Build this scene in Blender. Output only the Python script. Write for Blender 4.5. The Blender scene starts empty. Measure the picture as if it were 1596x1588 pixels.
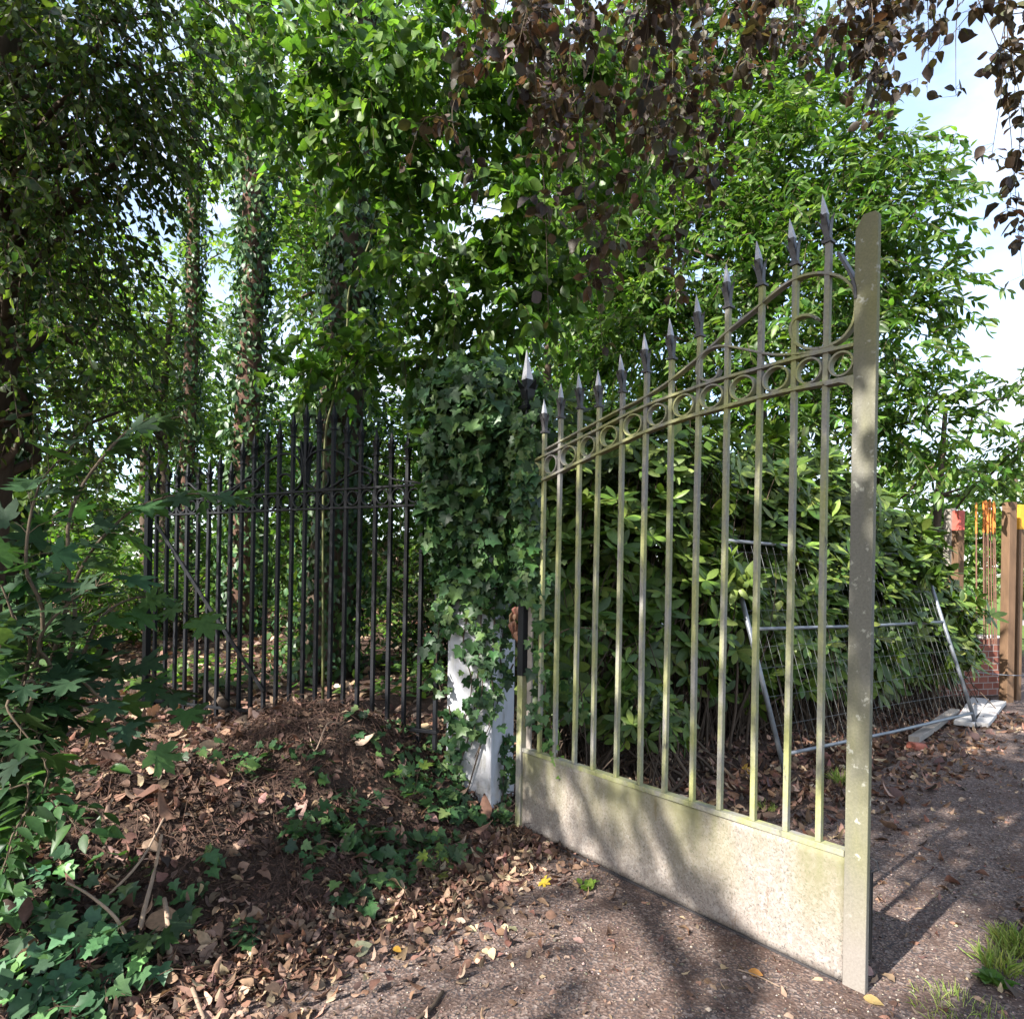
import bpy, bmesh, math
import numpy as np
from mathutils import Vector, Matrix

R = math.radians
scene = bpy.context.scene
COL = scene.collection
rng = np.random.default_rng(7)

# ------------------------------------------------------------------ camera model (used to lay the place out in metres)
F, CX, CY, ROLL, H = 1040.0, 798.0, 912.0, R(1.0), 1.55
CR, SR = math.cos(ROLL), math.sin(ROLL)

def uv(px, py):
    dx, dy = px - CX, py - CY
    return (dx * CR + dy * SR) / F, (-dx * SR + dy * CR) / F

def at(px, py, Z):
    u, v = uv(px, py)
    return np.array([u * Z, Z, H - v * Z])

def ground_at(px, py, z=0.0):
    u, v = uv(px, py)
    Z = (H - z) / v
    return np.array([u * Z, Z, z])

# ------------------------------------------------------------------ tagging
def tag(o, label=None, cat=None, group=None, kind=None):
    if label: o['label'] = label
    if cat: o['category'] = cat
    if group: o['group'] = group
    if kind: o['kind'] = kind
    return o

def empty(name, loc=(0, 0, 0), rz=0.0, label=None, cat=None, group=None):
    o = bpy.data.objects.new(name, None)
    COL.objects.link(o)
    o.location = loc
    o.rotation_euler = (0, 0, rz)
    o.empty_display_size = 0.1
    return tag(o, label, cat, group)

def copy_tree(o, parent=None):
    c = o.copy(); COL.objects.link(c); c.parent = parent
    for ch in list(o.children):
        copy_tree(ch, c)
    return c

# ------------------------------------------------------------------ mesh helpers
def link(name, me, mats, parent=None):
    o = bpy.data.objects.new(name, me)
    COL.objects.link(o)
    for m in (mats if isinstance(mats, (list, tuple)) else [mats]):
        me.materials.append(m)
    if parent is not None:
        o.parent = parent
    return o

def tri_mesh(name, V, T, mats, parent=None, col=None, smooth=True, mi=None):
    me = bpy.data.meshes.new(name)
    V = np.ascontiguousarray(V, dtype=np.float32); T = np.ascontiguousarray(T, dtype=np.int32)
    nv, nt, k = len(V), len(T), T.shape[1]
    me.vertices.add(nv); me.vertices.foreach_set('co', V.ravel())
    me.loops.add(nt * k); me.loops.foreach_set('vertex_index', T.ravel())
    me.polygons.add(nt)
    me.polygons.foreach_set('loop_start', np.arange(0, nt * k, k, dtype=np.int32))
    if mi is not None:
        me.polygons.foreach_set('material_index', np.ascontiguousarray(mi, dtype=np.int32))
    me.polygons.foreach_set('use_smooth', np.full(nt, bool(smooth)))
    me.update(calc_edges=True)
    if col is not None:
        a = me.color_attributes.new('Col', 'FLOAT_COLOR', 'POINT')
        c4 = np.ones((nv, 4), dtype=np.float32); c4[:, :3] = col
        a.data.foreach_set('color', c4.ravel())
    return link(name, me, mats, parent)

class MB:
    """collects shapes that become one mesh object"""
    def __init__(s): s.v = []; s.f = []; s.m = []
    def add(s, vs, fs, m=0):
        b = len(s.v); s.v += [tuple(map(float, p)) for p in vs]
        s.f += [tuple(b + i for i in f) for f in fs]; s.m += [m] * len(fs)
    def box(s, c, d, m=0, rz=0.0, M=None):
        hx, hy, hz = d[0] / 2, d[1] / 2, d[2] / 2
        pts = [(x, y, z) for z in (-hz, hz) for x, y in ((-hx, -hy), (hx, -hy), (hx, hy), (-hx, hy))]
        cr, sr = math.cos(rz), math.sin(rz)
        if M is not None:
            pts = [tuple(M @ Vector(p)) for p in pts]; c = (0, 0, 0)
        else:
            pts = [(x * cr - y * sr, x * sr + y * cr, z) for x, y, z in pts]
        s.add([(p[0] + c[0], p[1] + c[1], p[2] + c[2]) for p in pts],
              [(3, 2, 1, 0), (4, 5, 6, 7), (0, 1, 5, 4), (1, 2, 6, 5), (2, 3, 7, 6), (3, 0, 4, 7)], m)
    def tube(s, pts, r, n=8, m=0, cap=True, rect=None, up=(0, 1, 0)):
        """round tube, or a rectangular strip rect=(thickness, depth) whose depth follows 'up'"""
        pts = [Vector(p) for p in pts]; k = len(pts)
        rs = r if isinstance(r, (list, tuple, np.ndarray)) else [r] * k
        vs = []
        for i, p in enumerate(pts):
            t = (pts[min(i + 1, k - 1)] - pts[max(i - 1, 0)]).normalized()
            if rect:
                b = Vector(up); a = t.cross(b).normalized()
                th, dp = rect[0] / 2, rect[1] / 2
                for q in ((-th, -dp), (th, -dp), (th, dp), (-th, dp)):
                    vs.append(p + a * q[0] + b * q[1])
            else:
                ref = Vector((0, 0, 1)) if abs(t.z) < 0.9 else Vector((0.3, 1, 0)).normalized()
                a = t.cross(ref).normalized(); b = t.cross(a).normalized()
                for j in range(n):
                    w = 2 * math.pi * j / n
                    vs.append(p + (a * math.cos(w) + b * math.sin(w)) * rs[i])
        q = 4 if rect else n
        fs = [(i * q + j, i * q + (j + 1) % q, (i + 1) * q + (j + 1) % q, (i + 1) * q + j) for i in range(k - 1) for j in range(q)]
        if cap:
            fs.append(tuple(range(q))[::-1]); fs.append(tuple((k - 1) * q + j for j in range(q)))
        s.add(vs, fs, m)
    def loft(s, rings, m=0):
        """rings of equal count, capped"""
        q = len(rings[0]); vs = [p for r_ in rings for p in r_]
        k = len(rings)
        fs = [(i * q + j, i * q + (j + 1) % q, (i + 1) * q + (j + 1) % q, (i + 1) * q + j) for i in range(k - 1) for j in range(q)]
        fs.append(tuple(range(q))[::-1]); fs.append(tuple((k - 1) * q + j for j in range(q)))
        s.add(vs, fs, m)
    def prism(s, poly, depth_vec, m=0):
        d = Vector(depth_vec); a = [Vector(p) for p in poly]
        n = len(a)
        s.add(a + [p + d for p in a], [tuple(range(n))[::-1], tuple(range(n, 2 * n))] + [(i, (i + 1) % n, n + (i + 1) % n, n + i) for i in range(n)], m)
    def build(s, name, mats, parent=None, smooth=False, bevel=0.0):
        me = bpy.data.meshes.new(name)
        me.from_pydata(s.v, [], s.f); me.update()
        bm = bmesh.new(); bm.from_mesh(me); bmesh.ops.recalc_face_normals(bm, faces=bm.faces); bm.to_mesh(me); bm.free()
        me.polygons.foreach_set('material_index', s.m)
        me.polygons.foreach_set('use_smooth', [smooth] * len(me.polygons))
        o = link(name, me, mats, parent)
        if bevel:
            b = o.modifiers.new('bevel', 'BEVEL'); b.width = bevel; b.segments = 2; b.limit_method = 'ANGLE'
            b.angle_limit = R(40)
        return o

def smooth_path(pts, sub=6):
    """Catmull-Rom through the points"""
    P = [np.array(p, float) for p in pts]; out = []
    P = [2 * P[0] - P[1]] + P + [2 * P[-1] - P[-2]]
    for i in range(1, len(P) - 2):
        for k in range(sub):
            t = k / sub
            out.append(0.5 * (2 * P[i] + (P[i + 1] - P[i - 1]) * t + (2 * P[i - 1] - 5 * P[i] + 4 * P[i + 1] - P[i + 2]) * t * t
                              + (-P[i - 1] + 3 * P[i] - 3 * P[i + 1] + P[i + 2]) * t ** 3))
    out.append(P[-2])
    return out

# ------------------------------------------------------------------ materials
class NT:
    def __init__(s, name):
        s.mat = bpy.data.materials.new(name); s.mat.use_nodes = True
        s.t = s.mat.node_tree; s.t.nodes.clear()
        s.out = s.t.nodes.new('ShaderNodeOutputMaterial')
    def n(s, typ, **kw):
        nd = s.t.nodes.new('ShaderNode' + typ)
        for k, v in kw.items():
            if k.startswith('_'): setattr(nd, k[1:], v)
            else:
                key = int(k[1:]) if k[0] == 'i' and k[1:].isdigit() else k.replace('__', ' ')
                nd.inputs[key].default_value = v
        return nd
    def l(s, a, b): s.t.links.new(a, b)
    def ramp(s, src, stops, mode='LINEAR'):
        r = s.t.nodes.new('ShaderNodeValToRGB'); r.color_ramp.interpolation = mode
        e = r.color_ramp.elements
        while len(e) < len(stops): e.new(0.5)
        for i, (p, c) in enumerate(stops):
            e[i].position = p; e[i].color = (*c, 1) if len(c) == 3 else c
        s.l(src, r.inputs[0]); return r.outputs[0]
    def g(s, src, a, b):
        return s.ramp(src, [(a, (0, 0, 0)), (b, (1, 1, 1))])
    def noise(s, scale, vec, detail=5, rough=0.6, dist=0.0):
        nd = s.n('TexNoise', Scale=scale, Detail=detail, Roughness=rough, Distortion=dist)
        s.l(vec, nd.inputs['Vector']); return nd.outputs['Fac']
    def mix(s, fac, a, b, blend='MIX'):
        m = s.t.nodes.new('ShaderNodeMix'); m.data_type = 'RGBA'; m.blend_type = blend
        for i, x in ((0, fac), (6, a), (7, b)):
            if isinstance(x, (int, float)): m.inputs[i].default_value = x
            elif isinstance(x, tuple): m.inputs[i].default_value = (*x, 1)
            else: s.l(x, m.inputs[i])
        return m.outputs[2]
    def coords(s, scale=(1, 1, 1), which='Object'):
        tc = s.n('TexCoord'); mp = s.n('Mapping'); mp.inputs['Scale'].default_value = scale
        s.l(tc.outputs[which], mp.inputs[0]); return mp.outputs[0]
    def world(s, scale=(1, 1, 1)):
        g = s.n('NewGeometry'); mp = s.n('Mapping'); mp.inputs['Scale'].default_value = scale
        s.l(g.outputs['Position'], mp.inputs[0]); return mp.outputs[0]
    def bsdf(s, color, rough=0.6, metal=0.0, spec=0.5, bump=None, bstr=0.3, bdist=0.01):
        b = s.n('BsdfPrincipled', Metallic=metal)
        b.inputs['Specular IOR Level'].default_value = spec
        if isinstance(rough, (int, float)): b.inputs['Roughness'].default_value = rough
        else: s.l(rough, b.inputs['Roughness'])
        if isinstance(color, tuple): b.inputs['Base Color'].default_value = (*color, 1)
        else: s.l(color, b.inputs['Base Color'])
        if bump is not None:
            bp = s.n('Bump', Strength=bstr, Distance=bdist); s.l(bump, bp.inputs['Height']); s.l(bp.outputs[0], b.inputs['Normal'])
        s.l(b.outputs[0], s.out.inputs[0]); return b

def leaf_mat(name, trans=0.4, rough=0.42, spec=0.45, tint=(1.25, 1.35, 0.45)):
    t = NT(name)
    a = t.n('Attribute', _attribute_name='Col')
    vein = t.noise(60, t.world(), 3)
    c = t.mix(t.g(vein, 0.3, 0.75), t.mix(1.0, a.outputs['Color'], (0.72, 0.74, 0.7), 'MULTIPLY'), t.mix(1.0, a.outputs['Color'], (1.15, 1.12, 1.05), 'MULTIPLY'))
    b = t.bsdf(c, rough, 0, spec)
    tr = t.n('BsdfTranslucent'); t.l(t.mix(1.0, c, tint, 'MULTIPLY'), tr.inputs[0])
    m = t.n('MixShader', i0=trans); t.l(b.outputs[0], m.inputs[1]); t.l(tr.outputs[0], m.inputs[2])
    t.l(m.outputs[0], t.out.inputs[0])
    return t.mat

def simple(name, color, rough=0.6, metal=0.0, var=0.3, scale=20.0, spec=0.4, bump=0.2, stretch=(1, 1, 1)):
    t = NT(name); w = t.world(stretch)
    n1 = t.noise(scale, w, 6); n2 = t.noise(scale * 0.17, w, 4)
    dark = tuple(c * (1 - var) for c in color); lite = tuple(min(1, c * (1 + var)) for c in color)
    c = t.mix(n1, dark, lite); c = t.mix(t.g(n2, 0.35, 0.7), t.mix(1.0, c, (0.72, 0.72, 0.72), 'MULTIPLY'), c)
    t.bsdf(c, rough, metal, spec, n1, bump, 0.004)
    return t.mat

M = {}
M['leaf'] = leaf_mat('leaf_green', 0.54, tint=(1.3, 1.38, 0.55))
M['leaf_glossy'] = leaf_mat('leaf_glossy', 0.24, 0.44, 0.34)
M['leaf_matte'] = leaf_mat('leaf_matte', 0.38, 0.62, 0.2, (1.2, 1.35, 0.5))
M['leaf_copper'] = leaf_mat('leaf_copper', 0.38, 0.5, 0.35, (1.35, 1.05, 0.55))
M['leaf_dead'] = leaf_mat('leaf_dead', 0.12, 0.75, 0.2, (1.3, 1.0, 0.7))
M['grass'] = leaf_mat('grass_blade', 0.35, 0.5, 0.3)
M['bark'] = simple('bark', (0.085, 0.062, 0.045), 0.9, 0, 0.5, 30, 0.2, 0.8, (1, 1, 0.25))
M['bark_red'] = simple('pine_bark', (0.12, 0.07, 0.05), 0.9, 0, 0.5, 26, 0.2, 0.8, (1, 1, 0.3))
M['twig'] = simple('twig', (0.10, 0.075, 0.05), 0.8, 0, 0.35, 60, 0.2, 0.3)
M['stick'] = simple('dry_stick', (0.30, 0.22, 0.16), 0.85, 0, 0.35, 60, 0.2, 0.4)
M['debris'] = simple('rotting_twig', (0.095, 0.058, 0.044), 0.9, 0, 0.4, 60, 0.15, 0.3)
M['stem_green'] = simple('green_stem', (0.14, 0.15, 0.06), 0.6, 0, 0.3, 60, 0.3, 0.2)
M['black_paint'] = simple('black_paint', (0.008, 0.009, 0.012), 0.5, 0, 0.4, 60, 0.3, 0.15)
M['galv'] = simple('galvanised_tube', (0.22, 0.24, 0.265), 0.5, 0.45, 0.18, 40, 0.5, 0.06)
M['wire'] = simple('galvanised_wire', (0.15, 0.16, 0.16), 0.5, 0.5, 0.2, 40, 0.5, 0.0)
M['board'] = simple('pale_board', (0.50, 0.48, 0.46), 0.75, 0, 0.2, 25, 0.3, 0.3, (1, 6, 6))
M['board_grey'] = simple('grey_timber', (0.28, 0.25, 0.22), 0.8, 0, 0.3, 25, 0.3, 0.3)
M['post_wood'] = simple('post_timber', (0.15, 0.09, 0.052), 0.8, 0, 0.6, 12, 0.3, 0.4, (1, 1, 0.25))
M['red_paint'] = simple('red_paint', (0.62, 0.13, 0.10), 0.6, 0, 0.2, 30)
M['yellow_paint'] = simple('yellow_paint', (0.75, 0.36, 0.03), 0.6, 0, 0.2, 30)
M['orange_cap'] = simple('orange_rust', (0.66, 0.22, 0.045), 0.6, 0, 0.2, 60)
M['rebar'] = simple('rusty_bar', (0.19, 0.10, 0.07), 0.8, 0.2, 0.4, 60)
M['mortar'] = simple('mortar_rubble', (0.55, 0.50, 0.46), 0.9, 0, 0.3, 40)

def green_iron(dark_near_hinge=True, name='mossy_iron'):
    t = NT(name); w = t.world((1, 1, 0.35)); wf = t.world()
    n1 = t.noise(9, w, 5); n2 = t.noise(70, wf, 4); n3 = t.noise(3.2, t.world((1, 1, 0.6)), 3); n4 = t.noise(22, w, 5)
    grey = t.mix(n2, (0.12, 0.115, 0.10), (0.27, 0.26, 0.235))
    moss = t.mix(n2, (0.15, 0.16, 0.055), (0.33, 0.33, 0.15))
    c = t.mix(t.g(n1, 0.38, 0.60), grey, moss)
    c = t.mix(t.g(n4, 0.62, 0.74), c, (0.05, 0.047, 0.045))
    c = t.mix(t.g(n3, 0.60, 0.80), c, t.mix(n2, (0.10, 0.10, 0.095), (0.2, 0.195, 0.18)))
    t.bsdf(c, 0.72, 0.0, 0.35, n2, 0.35, 0.003)
    return t.mat
M['mossy'] = green_iron()
def post_iron():
    t = NT('mossy_post'); w = t.world((1, 1, 0.3)); wf = t.world()
    n1 = t.noise(3.0, w, 4); n2 = t.noise(120, wf, 4); n3 = t.noise(24, wf, 5)
    grey = t.mix(n2, (0.080, 0.078, 0.064), (0.168, 0.162, 0.136))
    moss = t.mix(n2, (0.10, 0.10, 0.042), (0.21, 0.20, 0.098))
    c = t.mix(t.g(n1, 0.40, 0.66), grey, moss)
    c = t.mix(t.g(n3, 0.60, 0.66), c, (0.27, 0.27, 0.225))
    sep = t.n('SeparateXYZ'); t.l(t.coords(), sep.inputs[0])
    lo = t.n('MapRange'); lo.inputs[1].default_value = 0.55; lo.inputs[2].default_value = 0.15
    t.l(sep.outputs[2], lo.inputs[0])
    c = t.mix(lo.outputs[0], c, t.mix(n2, (0.125, 0.112, 0.098), (0.235, 0.212, 0.188)))
    t.bsdf(c, 0.8, 0.0, 0.3, n2, 0.4, 0.002)
    return t.mat
M['post_iron'] = post_iron()
def panel_mat():
    t = NT('weathered_panel'); w = t.world(); ws = t.world((1, 1, 0.18)); loc = t.coords()
    n1 = t.noise(95, w, 6, 0.7, 0.6); n2 = t.noise(4.0, ws, 4); n3 = t.noise(32, w, 5, 0.65, 1.2); n5 = t.noise(2.2, w, 3)
    vo = t.n('TexVoronoi', Scale=75.0); t.l(w, vo.inputs['Vector'])
    base = t.mix(n5, (0.165, 0.139, 0.119), (0.275, 0.236, 0.206))
    c = t.mix(t.g(n3, 0.44, 0.62), base, (0.29, 0.262, 0.236))
    c = t.mix(t.g(n1, 0.50, 0.66), c, (0.078, 0.072, 0.068))
    rust = t.noise(7, ws, 6, 0.7)
    c = t.mix(t.g(rust, 0.63, 0.72), c, (0.13, 0.078, 0.05))
    sep = t.n('SeparateXYZ'); t.l(loc, sep.inputs[0])
    up = t.n('MapRange'); up.inputs[1].default_value = 0.08; up.inputs[2].default_value = 0.55
    t.l(sep.outputs[2], up.inputs[0])
    mm = t.n('Math', _operation='MULTIPLY'); t.l(up.outputs[0], mm.inputs[0]); t.l(t.g(n2, 0.36, 0.62), mm.inputs[1])
    c = t.mix(mm.outputs[0], c, t.mix(n1, (0.085, 0.088, 0.034), (0.20, 0.195, 0.095)))
    t.bsdf(c, 0.78, 0.0, 0.3, n1, 0.35, 0.003)
    return t.mat
M['panel'] = panel_mat()
M['dark_iron'] = simple('dark_iron', (0.055, 0.052, 0.055), 0.5, 0.2, 0.4, 50, 0.5, 0.2)
M['silver_tip'] = simple('worn_tip', (0.40, 0.40, 0.42), 0.4, 0.35, 0.25, 50, 0.5, 0.1)
def plaster():
    t = NT('white_render'); w = t.world(); ws = t.world((1, 1, 0.22))
    n1 = t.noise(18, ws, 5); n2 = t.noise(120, w, 4); n3 = t.noise(3, w, 4)
    c = t.mix(n3, (0.33, 0.335, 0.36), (0.47, 0.475, 0.50))
    c = t.mix(t.g(t.noise(5.5, ws, 5, 0.7), 0.55, 0.72), c, (0.27, 0.275, 0.235))
    c = t.mix(t.g(n1, 0.56, 0.75), c, (0.25, 0.245, 0.225))
    sep = t.n('SeparateXYZ'); t.l(t.coords(), sep.inputs[0])
    lo = t.n('MapRange'); lo.inputs[1].default_value = 0.42; lo.inputs[2].default_value = 0.0
    t.l(sep.outputs[2], lo.inputs[0])
    mm = t.n('Math', _operation='MULTIPLY'); t.l(lo.outputs[0], mm.inputs[0]); t.l(t.g(t.noise(9, w, 5), 0.35, 0.6), mm.inputs[1])
    c = t.mix(mm.outputs[0], c, (0.30, 0.25, 0.20))
    t.bsdf(c, 0.85, 0, 0.25, n2, 0.4, 0.003)
    return t.mat
M['plaster'] = plaster()
def soil():
    t = NT('forest_soil'); w = t.world()
    n1 = t.noise(14, w, 8, 0.7); n2 = t.noise(1.6, w, 4); n3 = t.noise(70, w, 5, 0.7)
    c = t.mix(n1, (0.032, 0.022, 0.018), (0.095, 0.060, 0.045))
    c = t.mix(t.g(n3, 0.55, 0.72), c, (0.23, 0.14, 0.10))
    c = t.mix(t.g(n2, 0.5, 0.75), c, (0.075, 0.055, 0.042))
    # lawn beyond the far road
    sep = t.n('SeparateXYZ'); t.l(w, sep.inputs[0])
    far = t.n('MapRange'); far.inputs[1].default_value = 16.0; far.inputs[2].default_value = 19.0
    t.l(sep.outputs[1], far.inputs[0])
    c = t.mix(far.outputs[0], c, t.mix(n1, (0.07, 0.12, 0.025), (0.13, 0.20, 0.045)))
    add = t.n('Math', _operation='ADD'); t.l(n1, add.inputs[0]); t.l(n3, add.inputs[1])
    t.bsdf(c, 0.95, 0, 0.15, add.outputs[0], 0.9, 0.03)
    return t.mat
M['soil'] = soil()
def gravel():
    t = NT('worn_gravel_path'); w = t.world()
    v1 = t.n('TexVoronoi', Scale=62.0); t.l(w, v1.inputs['Vector'])
    v2 = t.n('TexVoronoi', Scale=130.0); t.l(w, v2.inputs['Vector'])
    n1 = t.noise(5, w, 5); n2 = t.noise(0.9, w, 3); n3 = t.noise(180, w, 3)
    s1 = t.n('SeparateColor'); t.l(v1.outputs['Color'], s1.inputs[0])
    s2 = t.n('SeparateColor'); t.l(v2.outputs['Color'], s2.inputs[0])
    c = t.mix(n3, (0.066, 0.045, 0.038), (0.122, 0.086, 0.072))
    c = t.mix(t.g(s2.outputs[0], 0.62, 0.68), c, (0.185, 0.137, 0.115))
    c = t.mix(t.g(s2.outputs[1], 0.72, 0.76), c, (0.06, 0.052, 0.052))
    c = t.mix(t.g(s1.outputs[0], 0.90, 0.93), c, (0.20, 0.16, 0.14))
    c = t.mix(t.g(n1, 0.48, 0.72), c, (0.068, 0.042, 0.032))
    c = t.mix(t.g(n2, 0.45, 0.7), c, t.mix(1.0, c, (0.8, 0.78, 0.8), 'MULTIPLY'))
    t.bsdf(c, 0.92, 0, 0.2, v1.outputs['Distance'], 0.6, 0.008)
    return t.mat
M['gravel'] = gravel()
def brick():
    t = NT('red_brick'); w = t.coords()
    mp = t.n('Mapping'); mp.inputs['Rotation'].default_value = (R(90), 0, 0); t.l(w, mp.inputs[0])
    b = t.n('TexBrick'); t.l(mp.outputs[0], b.inputs['Vector'])
    b.inputs['Color1'].default_value = (0.20, 0.065, 0.045, 1); b.inputs['Color2'].default_value = (0.30, 0.12, 0.085, 1)
    b.inputs['Mortar'].default_value = (0.36, 0.31, 0.28, 1); b.inputs['Scale'].default_value = 2.6
    b.inputs['Mortar Size'].default_value = 0.018
    n = t.noise(20, t.world(), 5)
    t.bsdf(t.mix(n, t.mix(1.0, b.outputs[0], (0.6, 0.6, 0.6), 'MULTIPLY'), b.outputs[0]), 0.9, 0, 0.2, b.outputs[1], -0.5, 0.01)
    return t.mat
M['brick'] = brick()
M['road'] = simple('far_road', (0.27, 0.26, 0.26), 0.85, 0, 0.15, 8)
M['pebble'] = leaf_mat('pebble', 0.0, 0.85, 0.25)
M['pink_wall'] = simple('peach_wall', (0.55, 0.40, 0.30), 0.85, 0, 0.1, 6)

# ------------------------------------------------------------------ terrain
PATH_L = [(-4.5, -0.6), (-2.6, 1.0), (-1.11, 2.35), (-0.72, 2.76), (-0.27, 3.16), (0.16, 3.92), (0.9, 4.0), (1.75, 4.45), (3.4, 5.95), (5.6, 8.2), (8.0, 10.8), (12.0, 15.5), (16, 20), (21, 26)]
PATH_R = [(-0.4, -3.2), (0.7, 0.2), (1.25, 1.3), (1.72, 2.1), (2.3, 3.0), (2.9, 3.55), (3.6, 4.2), (4.6, 5.1), (6.2, 6.6), (8.2, 8.6), (10.6, 10.8), (14.2, 14.5), (18, 18.5), (23.5, 24.5)]

def seg_dist(x, y, poly):
    """signed distance to an open polyline: positive on its left side"""
    best = np.full(np.shape(x), 1e9); sg = np.ones(np.shape(x))
    for (ax, ay), (bx, by) in zip(poly[:-1], poly[1:]):
        dx, dy = bx - ax, by - ay; L2 = dx * dx + dy * dy
        t = np.clip(((x - ax) * dx + (y - ay) * dy) / L2, 0, 1)
        d = np.hypot(x - ax - t * dx, y - ay - t * dy)
        cr = dx * (y - ay) - dy * (x - ax)
        up = d < best
        best = np.where(up, d, best); sg = np.where(up, np.sign(cr + 1e-12), sg)
    return best * sg

def sstep(a, b, x):
    t = np.clip((x - a) / (b - a), 0, 1); return t * t * (3 - 2 * t)

def bumps(x, y):
    return (np.sin(x * 3.1 + 1.3 * np.sin(y * 2.3)) * np.sin(y * 3.7 + 0.8 * np.sin(x * 2.9 + 1)) * 0.5
            + 0.3 * np.sin(x * 7.3 + y * 4.1) * np.sin(y * 8.7 - x * 3.3 + 2) + 0.2 * np.sin(x * 17 + 2 * np.sin(y * 13)) * np.sin(y * 19 + x * 5))

def gz(x, y):
    x = np.asarray(x, float); y = np.asarray(y, float)
    dl = seg_dist(x, y, PATH_L)                       # > 0 on the left bank
    west = sstep(0.25, -0.55, x - 0.12 * (y - 4.0))   # the bank stays west of the pillar
    bank = 0.44 * sstep(0.10, 1.55, dl) * np.maximum(west, sstep(9, 14, y) * 0.6)
    mound = 0.30 * np.exp(-(((x + 1.22) / 0.62) ** 2 + ((y - 4.35) / 0.52) ** 2) ** 1.5)
    mound += 0.15 * np.exp(-(((x + 1.6) / 0.7) ** 2 + ((y - 3.3) / 0.5) ** 2))
    off = sstep(0.12, 0.5, dl)
    right = sstep(0.15, 0.6, -seg_dist(x, y, PATH_R))
    rough = bumps(x, y) * (0.055 * off * (0.3 + 0.7 * west) + 0.012 * right)
    far = 1.6 * sstep(40, 75, y) + 6 * sstep(75, 260, y)
    farleft = 0.62 * sstep(5.8, 11.5, y) * sstep(0.3, -2.2, x)
    return bank + mound * sstep(0.0, 0.4, dl) + rough * sstep(60, 20, y) + far + farleft

def axis(lo, hi, step, far_lo, far_hi, grow=1.22):
    a = list(np.arange(lo, hi + 1e-6, step)); s = step; v = hi
    while v < far_hi: s *= grow; v += s; a.append(v)
    s = step; v = lo; b = []
    while v > far_lo: s *= grow; v -= s; b.append(v)
    return np.array(b[::-1] + a)

xs = axis(-4.6, 4.4, 0.035, -600, 600); ys = axis(1.2, 8.4, 0.035, -600, 900)
GX, GY = np.meshgrid(xs, ys)
GZ = gz(GX, GY)
nx, ny = len(xs), len(ys)
idx = np.arange(nx * ny).reshape(ny, nx)
Q = np.stack([idx[:-1, :-1], idx[:-1, 1:], idx[1:, 1:], idx[1:, :-1]], -1).reshape(-1, 4)
tag(tri_mesh('ground', np.stack([GX, GY, GZ], -1).reshape(-1, 3), Q, M['soil'], smooth=True), kind='structure')

def resample(poly, n):
    P = np.array(smooth_path(poly, 8)); d = np.r_[0, np.cumsum(np.hypot(*np.diff(P, axis=0).T))]
    t = np.linspace(0, 1, n) ** 1.6 * d[-1]
    return np.stack([np.interp(t, d, P[:, 0]), np.interp(t, d, P[:, 1])], -1)
nl, nw = 420, 40
L_, R_ = resample(PATH_L, nl), resample(PATH_R, nl)
wob = 0.05 * np.sin(np.arange(nl) * 0.9) * np.sin(np.arange(nl) * 0.37 + 1) + rng.normal(0, 0.012, nl)
L_[:, 0] += wob; R_[:, 0] += np.roll(wob, 31) * 1.4
W = np.linspace(0, 1, nw)[None, :, None]
PP = L_[:, None, :] * (1 - W) + R_[:, None, :] * W
pz = gz(PP[..., 0], PP[..., 1]) + 0.006
PV = np.concatenate([PP, pz[..., None]], -1).reshape(-1, 3)
idx = np.arange(nl * nw).reshape(nl, nw)
Q = np.stack([idx[:-1, :-1], idx[:-1, 1:], idx[1:, 1:], idx[1:, :-1]], -1).reshape(-1, 4)
tag(tri_mesh('path', PV, Q, M['gravel'], smooth=True), kind='structure')

mb = MB()
xr = np.linspace(4, 60, 30); 
vs = [(x, y + 0.08 * x, float(gz(x, y + 0.08 * x)) + 0.012) for x in xr for y in (20.0, 31.0)]
mb.add(vs, [(2 * i, 2 * i + 2, 2 * i + 3, 2 * i + 1) for i in range(29)])
tag(mb.build('road', M['road']), kind='structure')

# ------------------------------------------------------------------ leaf templates (x across, y along 0..1, z up)
def tmpl_strip(st, fold=0.12, curl=0.12, wave=0.0):
    """ovate leaf: stations (y, half width) with a folded midrib"""
    V = []; T = []
    for i, (y, w) in enumerate(st):
        zc = -curl * y * y
        V += [(-w, y, zc + fold * w + wave * math.sin(i * 2.4)), (0, y, zc), (w, y, zc + fold * w + wave * math.sin(i * 2.4 + 1.7))]
    for i in range(len(st) - 1):
        a, b = 3 * i, 3 * i + 3
        T += [(a, a + 1, b + 1), (a, b + 1, b), (a + 1, a + 2, b + 2), (a + 1, b + 2, b + 1)]
    V = np.array(V); T = np.array(T)
    # drop zero-area corners
    A = np.linalg.norm(np.cross(V[T[:, 1]] - V[T[:, 0]], V[T[:, 2]] - V[T[:, 0]]), axis=1)
    return V, T[A > 1e-7]

def tmpl_polar(pts, cy=0.18, fold=0.1, curl=0.15):
    """lobed leaf: outline points of the right half from base to tip, mirrored, fanned from the petiole end"""
    out = [(x, y) for x, y in pts] + [(-x, y) for x, y in pts[::-1][1:]]
    V = [(0, cy, 0)] + [(x, y, fold * abs(x) - curl * (y - cy) ** 2 * np.sign(y - cy)) for x, y in out]
    n = len(out)
    T = [(0, 1 + i, 2 + i) for i in range(n - 1)] + [(0, n, 1)]
    return np.array(V, float), np.array(T)

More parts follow.
